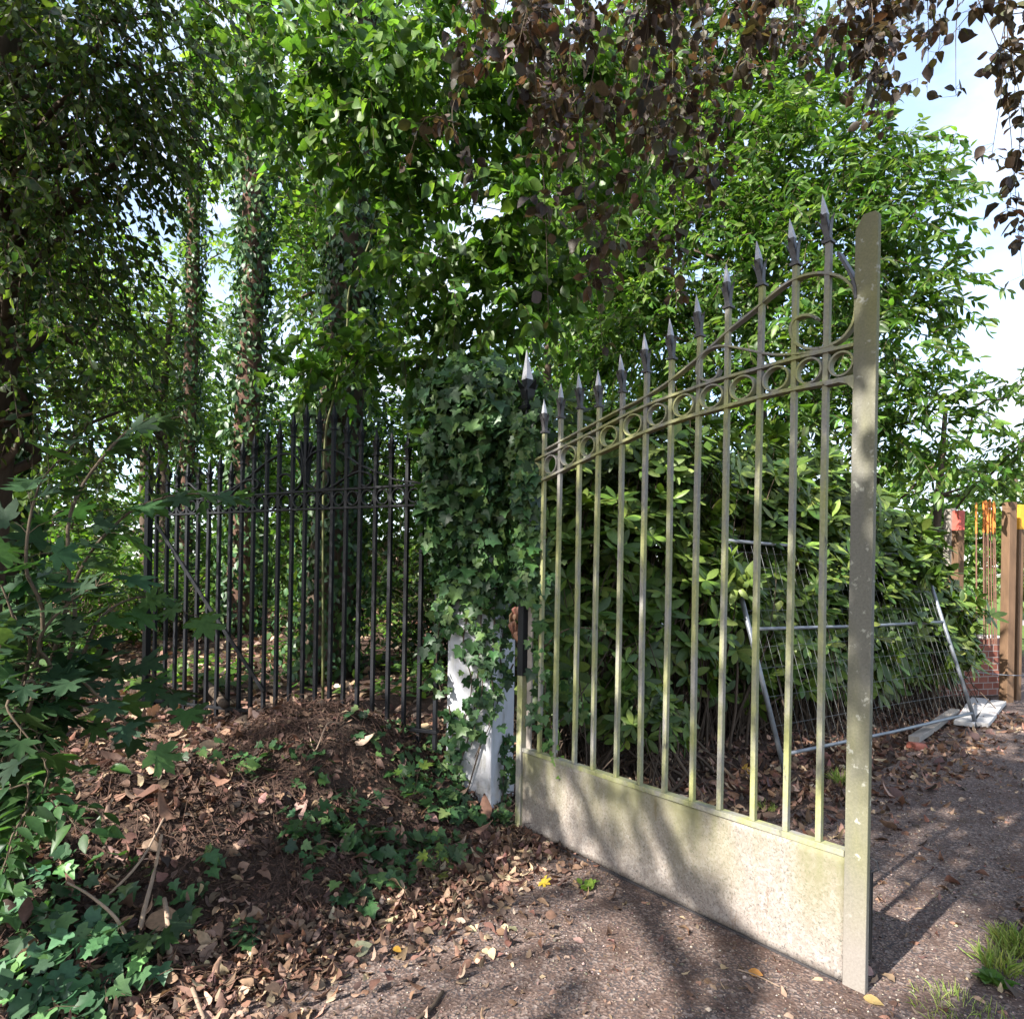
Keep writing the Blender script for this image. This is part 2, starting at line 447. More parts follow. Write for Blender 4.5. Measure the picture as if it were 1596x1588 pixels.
LEAF = {
    'kite': (np.array([(0, 0, 0), (0.30, 0.45, 0.07), (0, 1, -0.10), (-0.30, 0.45, 0.07)]), np.array([(0, 1, 2), (0, 2, 3)])),
    'kite6': tmpl_strip([(0, 0.02), (0.32, 0.27), (0.68, 0.22), (1, 0.0)], 0.25, 0.16),
    'ovate': tmpl_strip([(0, 0.0), (0.14, 0.20), (0.36, 0.31), (0.62, 0.26), (0.85, 0.11), (1, 0.0)], 0.28, 0.2),
    'beech': tmpl_strip([(0, 0.0), (0.12, 0.19), (0.28, 0.31), (0.48, 0.36), (0.68, 0.28), (0.86, 0.13), (1, 0.0)], 0.30, 0.12, 0.025),
    'long': tmpl_strip([(0, 0.0), (0.2, 0.13), (0.5, 0.17), (0.8, 0.11), (1, 0.0)], 0.3, 0.3),
    'rhodo': tmpl_strip([(0, 0.015), (0.12, 0.04), (0.3, 0.115), (0.55, 0.15), (0.8, 0.11), (0.94, 0.045), (1, 0.0)], -0.22, 0.2),
    'dead': tmpl_strip([(0, 0.0), (0.12, 0.17), (0.3, 0.31), (0.5, 0.36), (0.7, 0.29), (0.88, 0.13), (1, 0.0)], 0.42, 0.5, 0.05),
    'dead2': tmpl_strip([(0, 0.0), (0.12, 0.12), (0.3, 0.22), (0.5, 0.27), (0.7, 0.2), (0.88, 0.1), (1, 0.0)], -0.5, -0.55, 0.045),
    'ivy': tmpl_polar([(0.0, 0.12), (0.16, 0.0), (0.36, 0.06), (0.52, 0.18), (0.34, 0.36), (0.50, 0.60), (0.25, 0.62), (0.10, 0.86), (0, 1.0)], 0.2, 0.22, 0.25),
    'ivy2': tmpl_polar([(0.0, 0.10), (0.20, 0.0), (0.40, 0.12), (0.42, 0.34), (0.30, 0.58), (0.14, 0.82), (0, 1.0)], 0.22, 0.25, 0.2),
    'maple': tmpl_polar([(0.0, 0.12), (0.12, 0.02), (0.30, 0.0), (0.27, 0.10), (0.50, 0.14), (0.66, 0.30), (0.50, 0.33), (0.40, 0.36), (0.26, 0.38), (0.36, 0.52), (0.55, 0.66), (0.44, 0.70), (0.46, 0.80), (0.30, 0.74), (0.16, 0.60), (0.16, 0.78), (0.08, 0.84), (0, 1.0)], 0.16, 0.16, 0.25),
}

def nrm(a):
    return a / np.maximum(np.linalg.norm(a, axis=-1, keepdims=True), 1e-9)

def place(tm, P, D, N, S, C, wid=1.0, curlvar=0.6):
    """copies of a leaf template as one array: positions, axis, up, size, colour"""
    V, T = LEAF[tm]; n = len(P)
    y = nrm(D); z = nrm(N - (N * y).sum(-1, keepdims=True) * y); x = np.cross(y, z)
    k = (1 + rng.uniform(-curlvar, curlvar, n))[:, None]
    w = (wid * rng.uniform(0.85, 1.15, n))[:, None]
    S = np.asarray(S)[:, None]
    out = (P[:, None, :] + (V[None, :, 0] * S * w)[..., None] * x[:, None, :] + (V[None, :, 1] * S)[..., None] * y[:, None, :]
           + (V[None, :, 2] * S * k)[..., None] * z[:, None, :])
    Tt = (T[None] + (np.arange(n) * len(V))[:, None, None]).reshape(-1, 3)
    Cc = np.repeat(C, len(V), axis=0)
    return out.reshape(-1, 3), Tt, Cc

def merge(parts):
    Vs, Ts, Cs = [], [], []; b = 0
    for V, T, C in parts:
        Vs.append(V); Ts.append(T + b); Cs.append(C); b += len(V)
    return np.concatenate(Vs), np.concatenate(Ts), np.concatenate(Cs)

def tubes(paths, r0, r1, n=4):
    """many polylines (m, k, 3) -> thin tubes"""
    m, k, _ = paths.shape
    t = nrm(np.gradient(paths, axis=1)); ref = np.array([0.31, 0.17, 0.93])
    a = nrm(np.cross(t, ref)); b = np.cross(t, a)
    r0 = np.broadcast_to(np.asarray(r0, float), (m,)); r1 = np.broadcast_to(np.asarray(r1, float), (m,))
    rr = (r0[:, None] * (1 - np.linspace(0, 1, k)) + r1[:, None] * np.linspace(0, 1, k))[..., None]
    ring = [paths + (a * math.cos(2 * math.pi * j / n) + b * math.sin(2 * math.pi * j / n)) * rr for j in range(n)]
    V = np.stack(ring, 2).reshape(-1, 3)
    base = (np.arange(m) * k * n)[:, None, None]; i = np.arange(k - 1)[None, :, None] * n; j = np.arange(n)[None, None, :]
    a0 = base + i + j; a1 = base + i + (j + 1) % n
    T = np.concatenate([np.stack([a0, a1, a1 + n], -1).reshape(-1, 3), np.stack([a0, a1 + n, a0 + n], -1).reshape(-1, 3)])
    return V, T

def palette(n, cols, weights=None, jit=0.18):
    cols = np.array(cols, float)
    i = rng.choice(len(cols), n, p=None if weights is None else np.array(weights) / sum(weights))
    c = cols[i] * (1 + rng.normal(0, jit, (n, 1))) * (1 + rng.normal(0, 0.06, (n, 3)))
    return np.clip(c, 0.004, 0.9)

def rdir(n):
    return nrm(rng.normal(size=(n, 3)))

def blob_points(blobs, n):
    """random points in a set of ellipsoids (x, y, z, rx, ry, rz), denser toward their outsides, in clumps"""
    B = np.array(blobs, float); w = B[:, 3] * B[:, 4] * B[:, 5]; w = w ** 0.75 if len(B) > 1 else w
    i = rng.choice(len(B), n, p=w / w.sum())
    d = rdir(n); r = rng.uniform(0.12, 1, n) ** 0.5 * (1 + rng.normal(0, 0.10, n))
    return B[i, :3] + d * B[i, 3:] * r[:, None], d

def sprays(P0, D0, L, m, tm, size, cols, weights=None, droop=0.3, up=0.8, spread=0.75, k=4, leafdown=0.25, wid=1.0, ljit=0.45):
    """twigs with leaves set along them; returns leaf arrays and twig polylines"""
    n = len(P0); L = np.broadcast_to(L, (n,)) * rng.uniform(0.6, 1.25, n)
    D0 = nrm(D0); t = np.linspace(0, 1, k)[None, :, None]
    sag = np.array([0, 0, -1.0]) * droop
    paths = P0[:, None, :] + D0[:, None, :] * L[:, None, None] * t + sag * L[:, None, None] * t ** 2
    tt = (np.arange(m)[None, :] + rng.uniform(0.1, 0.9, (n, m))) / m
    tt3 = tt[..., None]
    pos = P0[:, None, :] + D0[:, None, :] * L[:, None, None] * tt3 + sag * L[:, None, None] * tt3 ** 2
    ax = nrm(D0[:, None, :] + 2 * sag * tt3)
    side = nrm(np.cross(ax, np.array([0, 0, 1.0]) + rng.normal(0, 0.25, (n, m, 3))))
    sgn = np.where((np.arange(m) % 2 == 0)[None, :, None], 1.0, -1.0)
    ld = ax * 0.55 + side * sgn * spread + np.array([0, 0, -leafdown]) + rng.normal(0, ljit * 0.5, (n, m, 3))
    ln = np.array([0, 0, up]) + rng.normal(0, ljit, (n, m, 3)) + np.cross(ax, side) * 0.2
    N = n * m
    S = size * rng.uniform(0.65, 1.25, N)
    # colour drifts from twig to twig as well as from leaf to leaf
    C = palette(N, cols, weights) * np.repeat(1 + rng.normal(0, 0.14, (n, 1)), m, axis=0)
    return place(tm, pos.reshape(-1, 3), ld.reshape(-1, 3), ln.reshape(-1, 3), S, np.clip(C, 0.004, 0.9), wid), paths

def wander(a, b, k=7, amp=0.12, sag=0.0):
    a, b = np.array(a, float), np.array(b, float); L = np.linalg.norm(b - a)
    t = np.linspace(0, 1, k)[:, None]
    p = a + (b - a) * t
    p[1:-1] += rng.normal(0, amp * L / k, (k - 2, 3))
    p[:, 2] += sag * np.sin(np.pi * t[:, 0]) * L
    return [tuple(q) for q in smooth_path(p, 3)]

def tree(name, label, cat, base, trunk_pts, r0, r1, blobs, n, L, m, tm, size, cols, weights=None, lmat='leaf', bark='bark', droop=0.3, up=0.8,
         group=None, limb_r=0.05, outward=0.8, lean=(0, 0, 0), twig_r=0.004, limbs=None, wid=1.0, leafdown=0.25, spread=0.75, extra=None):
    """one tree: an Empty at its foot > trunk (with its limbs), branches (twigs), crown (leaves)"""
    root = empty(name, base, 0, label, cat, group)
    B = np.array(base, float)
    mb = MB()
    tp = smooth_path(trunk_pts, 5)
    rr = np.linspace(r0, r1, len(tp)); rr[0] *= 1.35; rr[1] *= 1.15
    mb.tube([np.array(p) - B for p in tp], list(rr), 12)
    for bl in (blobs if limbs is None else limbs):
        c = np.array(bl[:3]); d = [np.linalg.norm(np.array(p) - c) - 0.25 * max(0, c[2] - p[2]) for p in tp]
        j = max(2, int(np.argmin(d)) - 2); j = min(j, len(tp) - 1)
        w = wander(np.array(tp[j]) - B, c - B, 6, 0.5)
        q = len(w); mb.tube(w, list(np.linspace(min(limb_r, rr[j] * 0.8), limb_r * 0.25, q)), 7)
    mb.build('trunk', M[bark], root, smooth=True)
    P, d = blob_points(blobs, n)
    D = d * outward + rng.normal(0, 0.5, (n, 3)) + np.array(lean)
    lv, paths = sprays(P, D, L, m, tm, size, cols, weights, droop, up, spread, leafdown=leafdown, wid=wid)
    parts = [lv]
    if extra is not None:
        parts.append(extra[0]); 
    V, T, C = merge(parts)
    tri_mesh('crown', V - B, T, M[lmat], root, C)
    tv, tt = tubes(paths, twig_r, twig_r * 0.35, 3)
    if extra is not None and len(extra) > 1:
        t2v, t2t = extra[1]; tt = np.concatenate([tt, t2t + len(tv)]); tv = np.concatenate([tv, t2v])
    tri_mesh('branches', tv - B, tt, M['twig'], root)
    return root

def PB(px, py, Z, rx, ry=None, rz=None):
    p = at(px, py, Z); return (*p, rx, ry or rx, rz or rx)

# ------------------------------------------------------------------ the tall open iron gate
HX, HY = 0.084, 4.23; EX, EY = 0.621, -0.784
def plane_fn(hx, hy, ex, ey):
    def G(px, py):
        u, v = uv(px, py)
        s = (u * hy - hx) / (ex - u * ey); Z = hy + ey * s
        return s, H - v * Z
    return G
G = plane_fn(HX, HY, EX, EY)
def g3(p, y=0.0):
    s, z = G(*p); return (s, y, z)

def spike(mb, s, z0, tip_s, tip_z, w, m_dark=0, m_tip=1, sock=0.48):
    """collar, flared leaf socket and a four-sided point on top of a bar"""
    hgt = tip_z - z0; A = Vector((s, 0, z0)); T_ = Vector((tip_s, 0, tip_z)); ax = T_ - A
    def ring(f, r, rot=0.0):
        c = A + ax * f
        return [tuple(c + Vector((r * math.cos(q), r * math.sin(q), 0))) for q in (rot + math.pi / 4 + math.pi / 2 * i for i in range(4))]
    h = w / 2 * 1.414
    mb.loft([ring(0, h * 1.65), ring(0.05, h * 1.75), ring(0.075, h * 1.2)], m_dark)
    mb.loft([ring(0.06, h * 1.05), ring(0.26, h * 1.0), ring(sock, h * 0.85)], m_dark)
    for q in range(4):                                   # four leaves that flare outward
        an = math.pi / 2 * q; d = Vector((math.cos(an), math.sin(an), 0)); e = Vector((-math.sin(an), math.cos(an), 0))
        pr = [(0.07, 0.80, 0.70), (0.20, 1.05, 0.85), (0.33, 1.45, 0.85), (sock - 0.02, 2.15, 0.62), (sock + 0.06, 3.0, 0.16)]
        rings = []
        for f, o, wd in pr:
            c = A + ax * f + d * (o * w / 2 * 1.1)
            rings.append([tuple(c + e * wd * w * 0.6), tuple(c - e * wd * w * 0.6), tuple(c - e * wd * w * 0.5 - d * w * 0.16), tuple(c + e * wd * w * 0.5 - d * w * 0.16)])
        mb.loft(rings, m_dark)
    mb.loft([ring(sock - 0.03, h * 0.70), ring(sock + 0.10, h * 1.02)], m_dark); mb.loft([ring(sock + 0.10, h * 1.02), ring(sock + 0.30, h * 0.62), ring(1.0, h * 0.06)], m_tip)

gate = empty('iron_gate', (HX, HY, 0), math.atan2(EY, EX), 'tall open iron gate leaf with mossy bars and solid weathered lower panel', 'gate')
BAR_X = [844.0, 868.4, 898.9, 927.8, 964.7, 1001.3, 1040.4, 1083.3, 1127.1, 1178.6, 1231.2, 1281.5]
TIPS = [(847, 622), (874, 597), (900, 582), (931, 577), (965, 553), (1002, 520), (1042, 497), (1083, 460), (1130, 412), (1176, 377), (1227, 343), (1278, 305)]
UP_R = [(832, 719), (848, 712), (873, 700), (930, 672), (1004, 635), (1083, 606), (1128, 591), (1177, 577.5), (1229, 563), (1283, 550), (1336, 538)]
LO_R = [(832, 756), (848, 748), (873, 736), (900, 723), (930, 709), (965, 693), (1002, 676), (1042, 661), (1083, 648), (1128, 636), (1177, 622), (1229, 609.5), (1283, 599), (1312, 593)]
bs = [G(x, 980)[0] for x in BAR_X]
PT = 0.515                                                # top of the solid panel
sp0 = G(1326.5, 980)[0]; sp1 = G(1362, 1000)[0]           # the two edges of the closing stile
def lo_z(s): return np.interp(s, [G(*p)[0] for p in LO_R], [G(*p)[1] for p in LO_R])
def up_z(s): return np.interp(s, [G(*p)[0] for p in UP_R], [G(*p)[1] for p in UP_R])
BW = 0.024
for i, s in enumerate(bs):
    ts, tz = G(*TIPS[i]); hs = 0.215
    mb = MB(); zt = tz - hs
    zb = PT + 0.012
    k = 5
    mb.loft([[(s + dx + 0.002 * math.sin(i * 3 + q), dy, zb + (zt - zb) * q / k) for dx, dy in ((-BW / 2, -BW / 2), (BW / 2, -BW / 2), (BW / 2, BW / 2), (-BW / 2, BW / 2))] for q in range(k + 1)])
    b = mb.build('bar', M['mossy'], gate, bevel=0.0025)
    mb = MB(); spike(mb, s, zt, s + (ts - s) * 0.75, tz, BW)
    mb.build('spike', [M['dark_iron'], M['silver_tip']], b)
# rails: flat strips on edge
def strip(name, pts, th, dp, mat, parent, y=0.0, sub=4, off=0.0, G_=None):
    GG = G_ or G
    P = [(GG(*p)[0], y, GG(*p)[1] + off) for p in pts]
    mb = MB(); mb.tube(smooth_path(P, sub), 0, rect=(th, dp)); return mb.build(name, mat, parent, bevel=0.0015)
strip('upper_rail', UP_R, 0.014, 0.042, M['mossy'], gate)
strip('lower_rail', LO_R + [(1336, 588)], 0.016, 0.042, M['mossy'], gate)
mb = MB()                                                # the foot of the lower rail where it meets the closing stile
poly = [G(*p) for p in [(1283, 597), (1312, 590), (1336, 587), (1336, 612), (1331, 606), (1324, 600), (1312, 598), (1290, 603)]]
mb.prism([(s, -0.024, z) for s, z in poly], (0, 0.048, 0)); mb.build('rail_bracket', M['mossy'], gate, bevel=0.002)
edges = [G(818, 735)[0]] + bs + [sp0]
for i in range(len(edges) - 1):
    a = edges[i] + (BW / 2 if i else 0.012); b = edges[i + 1] - (BW / 2 if i + 1 < len(edges) - 1 else 0.0)
    c = (a + b) / 2; zc = (lo_z(c) + up_z(c)) / 2; vr = (up_z(c) - lo_z(c)) / 2 - 0.009; r = min((b - a) / 2 - 0.001, vr)
    hr = min((b - a) / 2 - 0.001, r * 1.12)
    if r < 0.02: continue
    mb = MB(); q = 40; rings = []
    for j in range(q + 1):
        w = 2 * math.pi * j / q; cw, sw = math.cos(w), math.sin(w)
        ty = 0.017
        rings.append([(c + cw * hr, -ty, zc + sw * r), (c + cw * (hr - 0.008), -ty, zc + sw * (r - 0.008)), (c + cw * (hr - 0.008), ty, zc + sw * (r - 0.008)), (c + cw * hr, ty, zc + sw * r)])
    vs = [p for rg in rings[:-1] for p in rg]
    fs = [(j * 4 + e, j * 4 + (e + 1) % 4, ((j + 1) % q) * 4 + (e + 1) % 4, ((j + 1) % q) * 4 + e) for j in range(q) for e in range(4)]
    mb.add(vs, fs); mb.build('ring', M['mossy'], gate)
def zc1(p): return (780 + p[0] / 2.494, 280 + p[1] / 2.494)
SC1 = [(180, 1050), (300, 985), (390, 938), (460, 900), (550, 855), (640, 800), (740, 722), (830, 645), (890, 590), (980, 518), (1060, 450), (1120, 405), (1180, 378), (1250, 366), (1320, 378), (1362, 408), (1384, 452), (1385, 520), (1368, 575), (1330, 622), (1280, 648), (1230, 660), (1180, 654), (1146, 628), (1132, 590), (1144, 552), (1180, 531), (1215, 532), (1236, 545)]
SC2 = [(1300, 650), (1210, 672), (1120, 681), (1050, 680), (960, 662), (880, 648), (830, 655), (792, 680), (771, 715), (768, 750), (785, 776), (815, 782), (843, 768), (856, 738)]
strip('scroll', [zc1(p) for p in SC1], 0.011, 0.034, M['mossy'], gate, sub=5)
strip('scroll', [zc1(p) for p in SC2], 0.010, 0.030, M['mossy'], gate, sub=5)
mb = MB()                                                # leaf that bends away from the stile at the top of the scroll
lf = [G(*zc1(p)) for p in [(1322, 290), (1345, 330), (1370, 372), (1388, 420), (1392, 470)]]
mb.tube(smooth_path([(s, -0.004, z) for s, z in lf], 4), 0, rect=(0.012, 0.05)); mb.build('scroll_leaf', M['dark_iron'], gate, bevel=0.002)
# closing stile: square post with its top cut at a slant
mb = MB(); d0, d1 = -0.024, 0.004; zt = G(1372, 330)[1]
zl = G(1339, 352)[1]; zm = G(1352, 330)[1]
w_ = sp1 - sp0
prof = [(sp0, 0.004), (sp1, -0.012), (sp1, zt - 0.012), (sp1 - 0.012, zt), (sp0 + 0.34 * w_, zt + 0.004), (sp0, zt - 0.05)]
mb.prism([(s, d0, z) for s, z in prof], (0, d1 - d0, 0)); mb.build('closing_stile', M['post_iron'], gate, bevel=0.003)
mb = MB(); mb.box(((sp1 - 0.004), 0.018, 0.30), (0.012, 0.02, 0.34)); mb.tube([(sp1 - 0.01, 0.016, 0.52), (sp1 + 0.02, 0.012, 0.515), (sp1 + 0.028, 0.01, 0.485), (sp1 + 0.0, 0.012, 0.465)], 0.004, 8)
mb.build('latch', M['black_paint'], gate, bevel=0.002)
# solid lower panel, slightly buckled, with its top rail
mb = MB(); nxp, nzp = 60, 14; s_a, s_b = 0.015, sp0 - 0.001
def warp(s, z): return -0.016 + 0.004 * math.sin(s * 5.1 + z * 3) + 0.003 * math.sin(z * 9 + s * 2.2)
vs = []; 
for y_off in (0.0, 0.006):
    for j in range(nzp + 1):
        for i in range(nxp + 1):
            s = s_a + (s_b - s_a) * i / nxp; z0 = 0.018 + 0.008 * math.sin(s * 3)
            z = z0 + (PT - 0.012 - z0) * j / nzp
            vs.append((s, warp(s, z) + y_off, z))
off = (nxp + 1) * (nzp + 1); fs = []
for j in range(nzp):
    for i in range(nxp):
        a = j * (nxp + 1) + i
        fs += [(a, a + 1, a + nxp + 2, a + nxp + 1), (off + a, off + a + nxp + 1, off + a + nxp + 2, off + a + 1)]
bd = list(range(nxp + 1)) + [j * (nxp + 1) + nxp for j in range(1, nzp + 1)] + [nzp * (nxp + 1) + i for i in range(nxp - 1, -1, -1)] + [j * (nxp + 1) for j in range(nzp - 1, 0, -1)]
for a, b in zip(bd, bd[1:] + bd[:1]): fs.append((a, off + a, off + b, b))
mb.add(vs, fs); mb.build('lower_panel', M['panel'], gate, smooth=True)
mb = MB(); mb.box(((s_a + s_b) / 2, 0.004, PT), (s_b - s_a - 0.004, 0.052, 0.024)); mb.build('panel_rail', M['mossy'], gate, bevel=0.002)
mb = MB(); mb.tube([(0.25, -0.022, 0.012), (0.8, -0.024, 0.016), (1.4, -0.024, 0.012), (s_b - 0.02, -0.022, 0.010)], 0, rect=(0.006, 0.012)); mb.build('weather_strip', M['dark_iron'], gate)
# hanging stile with its heavy arrow point, and the flat strap beside it
hs0, hs1 = -0.028, 0.022
mb = MB(); ztop = G(819, 640)[1]
mb.loft([[(x, y, z) for x, y in ((hs0, -0.03), (hs1, -0.03), (hs1, 0.03), (hs0, 0.03))] for z in (0.0, 0.6, 1.3, 2.0, ztop)])
hst = mb.build('hanging_stile', M['mossy'], gate, bevel=0.003)
mb = MB(); mb.loft([[(x, y, z) for x, y in ((hs0 - .002, -0.032), (hs1 + .002, -0.032), (hs1 + .002, 0.032), (hs0 - .002, 0.032))] for z in (0.98, 1.6, ztop + 0.004)])
mb.build('paint_sleeve', M['black_paint'], hst, bevel=0.003)
mb = MB(); spike(mb, -0.003, ztop, G(821, 546)[0], G(821, 546)[1], 0.052, sock=0.40); mb.build('spike', [M['black_paint'], M['silver_tip']], hst)
mb = MB(); mb.box((hs1 + 0.028, 0.01, 1.0), (0.045, 0.012, 0.95)); mb.build('strap', M['board_grey'], gate, bevel=0.002)
mb = MB(); mb.box((0.02, 0.02, 2.2), (0.09, 0.03, 0.05)); mb.tube([(-0.01, 0.045, 2.12), (-0.01, 0.045, 2.28)], 0.018, 10); mb.build('hinge', M['black_paint'], gate, bevel=0.002)

# ------------------------------------------------------------------ the white gate pillar
PCX, PCY, PA = -0.20, 4.64, math.atan2(0.43, -0.903)
pil = empty('gate_pillar', (PCX, PCY, 0), PA, 'square white rendered gate pillar half hidden under dark ivy', 'pillar')
mb = MB(); S_ = 0.35
rings = []
for z, sc in ((-0.05, 1.06), (0.16, 1.05), (0.20, 1.0), (1.0, 1.0), (1.9, 1.0), (2.62, 1.0)):
    h = S_ / 2 * sc; rings.append([(-h, -h, z), (h, -h, z), (h, h, z), (-h, h, z)])
mb.loft(rings); mb.build('shaft', M['plaster'], pil, bevel=0.012)
mb = MB(); mb.loft([[(sx * h, sy * h, z) for sx, sy in ((-1, -1), (1, -1), (1, 1), (-1, 1))] for z, h in ((2.62, 0.19), (2.65, 0.23), (2.71, 0.23), (2.80, 0.12))]); mb.build('cap', M['plaster'], pil, bevel=0.008)

# ------------------------------------------------------------------ the black gate on the bank
BX0, BY0, BX1, BY1 = -0.47, 4.60, -3.20, 5.90
bl = math.hypot(BX1 - BX0, BY1 - BY0); ex, ey = (BX1 - BX0) / bl, (BY1 - BY0) / bl
GBp = plane_fn(BX0, BY0, ex, ey)
def GB(px, py): return GBp(px, py)
def zb(p): return (200 + p[0] / 2.738, 560 + p[1] / 2.738)
bg = empty('iron_gate', (BX0, BY0, 0), math.atan2(ey, ex), 'black painted closed iron gate with spikes standing on the leafy bank', 'gate')
bx = [113, 158, 200, 243, 290, 335, 380, 428, 475, 525, 580, 632, 690, 745, 800, 862, 920, 980, 1045, 1110, 1180, 1245, 1315]
tipz = [445, 440, 445, 440, 435, 430, 405, 435, 345, 318, 300, 270, 225, 190, 205, 190, 245, 255, 295, 305, 310, 350, 352]
URB = [(75, 610), (390, 590), (760, 565), (1260, 535), (1330, 531)]
LRB = [(75, 668), (395, 655), (760, 640), (1260, 622), (1330, 619)]
ub = np.array([GB(*zb(p)) for p in URB]); lb = np.array([GB(*zb(p)) for p in LRB])
def ubz(s): return np.interp(s, ub[::-1, 0], ub[::-1, 1])
def lbz(s): return np.interp(s, lb[::-1, 0], lb[::-1, 1])
bss = []
for i, zx in enumerate(bx):
    s = GB(*zb((zx, 1200)))[0]; bss.append(s)
    tz = GB(*zb((zx + 10, tipz[i])))[1]; zt = tz - 0.20; w = 0.027
    mb = MB(); mb.loft([[(s + dx, dy, z) for dx, dy in ((-w / 2, -w / 2), (w / 2, -w / 2), (w / 2, w / 2), (-w / 2, w / 2))] for z in (0.40, zt)])
    b = mb.build('bar', M['black_paint'], bg, bevel=0.002)
    mb = MB(); spike(mb, s, zt, s, tz, w, 0, 0); mb.build('spike', M['black_paint'], b)
def stripb(name, pts, th, dp, sub=5):
    return strip(name, [zb(p) for p in pts], th, dp, M['black_paint'], bg, G_=GB, sub=sub)
stripb('upper_rail', URB, 0.016, 0.04); stripb('lower_rail', LRB, 0.016, 0.04)
stripb('bottom_rail', [(75, 1452), (290, 1475), (520, 1500), (800, 1532), (1320, 1590)], 0.022, 0.04)
post_s = GB(*zb((78, 1200)))[0]
ed = sorted(bss + [post_s])
for a, b in zip(ed[:-1], ed[1:]):
    c = (a + b) / 2; zc = (ubz(c) + lbz(c)) / 2; r = min((b - a) / 2 - 0.011, (ubz(c) - lbz(c)) / 2 - 0.008)
    if r < 0.015: continue
    mb = MB(); q = 28; vs = []
    for j in range(q):
        w = 2 * math.pi * j / q; cw, sw = math.cos(w), math.sin(w)
        for rr, yy in ((r, -0.014), (r - 0.008, -0.014), (r - 0.008, 0.014), (r, 0.014)): vs.append((c + cw * rr, yy, zc + sw * rr))
    mb.add(vs, [(j * 4 + e, j * 4 + (e + 1) % 4, ((j + 1) % q) * 4 + (e + 1) % 4, ((j + 1) % q) * 4 + e) for j in range(q) for e in range(4)])
    mb.build('ring', M['black_paint'], bg)
for pts in ([(340, 585), (370, 578), (450, 550), (520, 500), (580, 450), (640, 412), (690, 404), (725, 425), (742, 470), (742, 520), (720, 554), (685, 565), (655, 545), (645, 515), (655, 495), (680, 490), (698, 505)],
            [(1260, 528), (1150, 515), (1060, 480), (980, 445), (920, 405), (870, 387), (810, 392), (772, 420), (753, 470), (760, 520), (790, 550), (830, 555), (856, 530), (855, 490), (835, 474), (815, 490), (812, 515)],
            [(440, 572), (480, 540), (500, 520), (540, 512), (560, 530), (548, 552), (525, 552)],
            [(830, 557), (870, 545), (930, 505), (985, 480), (1030, 490), (1040, 520), (1015, 543), (990, 530)],
            [(380, 580), (300, 560), (262, 530), (255, 560), (270, 580)]):
    stripb('scroll', pts, 0.011, 0.03)
mb = MB()                                                # plume between the two scrolls
cs = [(755, 550), (755, 470), (755, 400)]
for k, (tx, ty) in enumerate([(722, 372), (738, 350), (757, 342), (776, 350), (788, 372)]):
    P = [GB(*zb(p)) for p in ((757, 545), (757 + (tx - 757) * 0.25, 460), (757 + (tx - 757) * 0.6, 400), (tx, ty))]
    mb.tube(smooth_path([(s, -0.004 * k, z) for s, z in P], 4), 0, rect=(0.016, 0.03))
mb.build('plume', M['black_paint'], bg, bevel=0.002)
mb = MB(); w = 0.05; zt = GB(*zb((98, 430)))[1]
mb.loft([[(post_s + dx, dy, z) for dx, dy in ((-w / 2, -w / 2), (w / 2, -w / 2), (w / 2, w / 2), (-w / 2, w / 2))] for z in (0.30, zt)])
ps = mb.build('hanging_stile', M['black_paint'], bg, bevel=0.003)
mb = MB(); spike(mb, post_s, zt, post_s, GB(*zb((98, 352)))[1], 0.04, 0, 0); mb.build('spike', M['black_paint'], ps)
mb = MB(); P = [GB(*zb(p)) for p in ((130, 700), (360, 1060), (590, 1415))]
mb.tube([(s, 0.03, z) for s, z in P], 0, rect=(0.03, 0.012)); mb.build('brace', M['black_paint'], bg)

# ------------------------------------------------------------------ temporary mesh fence panel leaning on the bush
fp = empty('mesh_fence_panel', (2.3, 5.55, 0), math.atan2(2.12, 3.07), 'galvanised tube and wire fence panel leaning against the dark bush', 'fence panel')
FL, FD, FH = 3.73, 0.62, 1.97
def fpt(a, b): return (a * FL, b * FD, 0.02 + b * FH)     # local: x along, y back, z up
mb = MB(); mb.tube([fpt(0, -0.04), fpt(0, 1.0)], 0.021, 10); mb.build('leg', M['galv'], fp, smooth=True)
mb = MB(); mb.tube([fpt(1, -0.005), fpt(1, 1.0)], 0.021, 10); mb.build('leg', M['galv'], fp, smooth=True)
for bb, nm in ((0.075, 'bottom_tube'), (0.60, 'middle_tube'), (1.0, 'top_tube')):
    mb = MB(); mb.tube([fpt(0.005, bb), fpt(0.5, bb - 0.006 if bb < 1 else bb), fpt(0.995, bb)], 0.0165, 10); mb.build(nm, M['galv'], fp, smooth=True)
mb = MB()
for i in range(1, 33):
    a = i / 33; mb.tube([fpt(a, 0.075), fpt(a, 0.5 + 0.004 * math.sin(i * 7)), fpt(a, 1.0)], 0.0015, 4)
for b in (0.19, 0.31, 0.43, 0.52, 0.68, 0.78, 0.88, 0.95):
    mb.tube([fpt(0, b), fpt(0.5, b + 0.004), fpt(1, b)], 0.0015, 4)
mb.build('wire_mesh', M['wire'], fp)

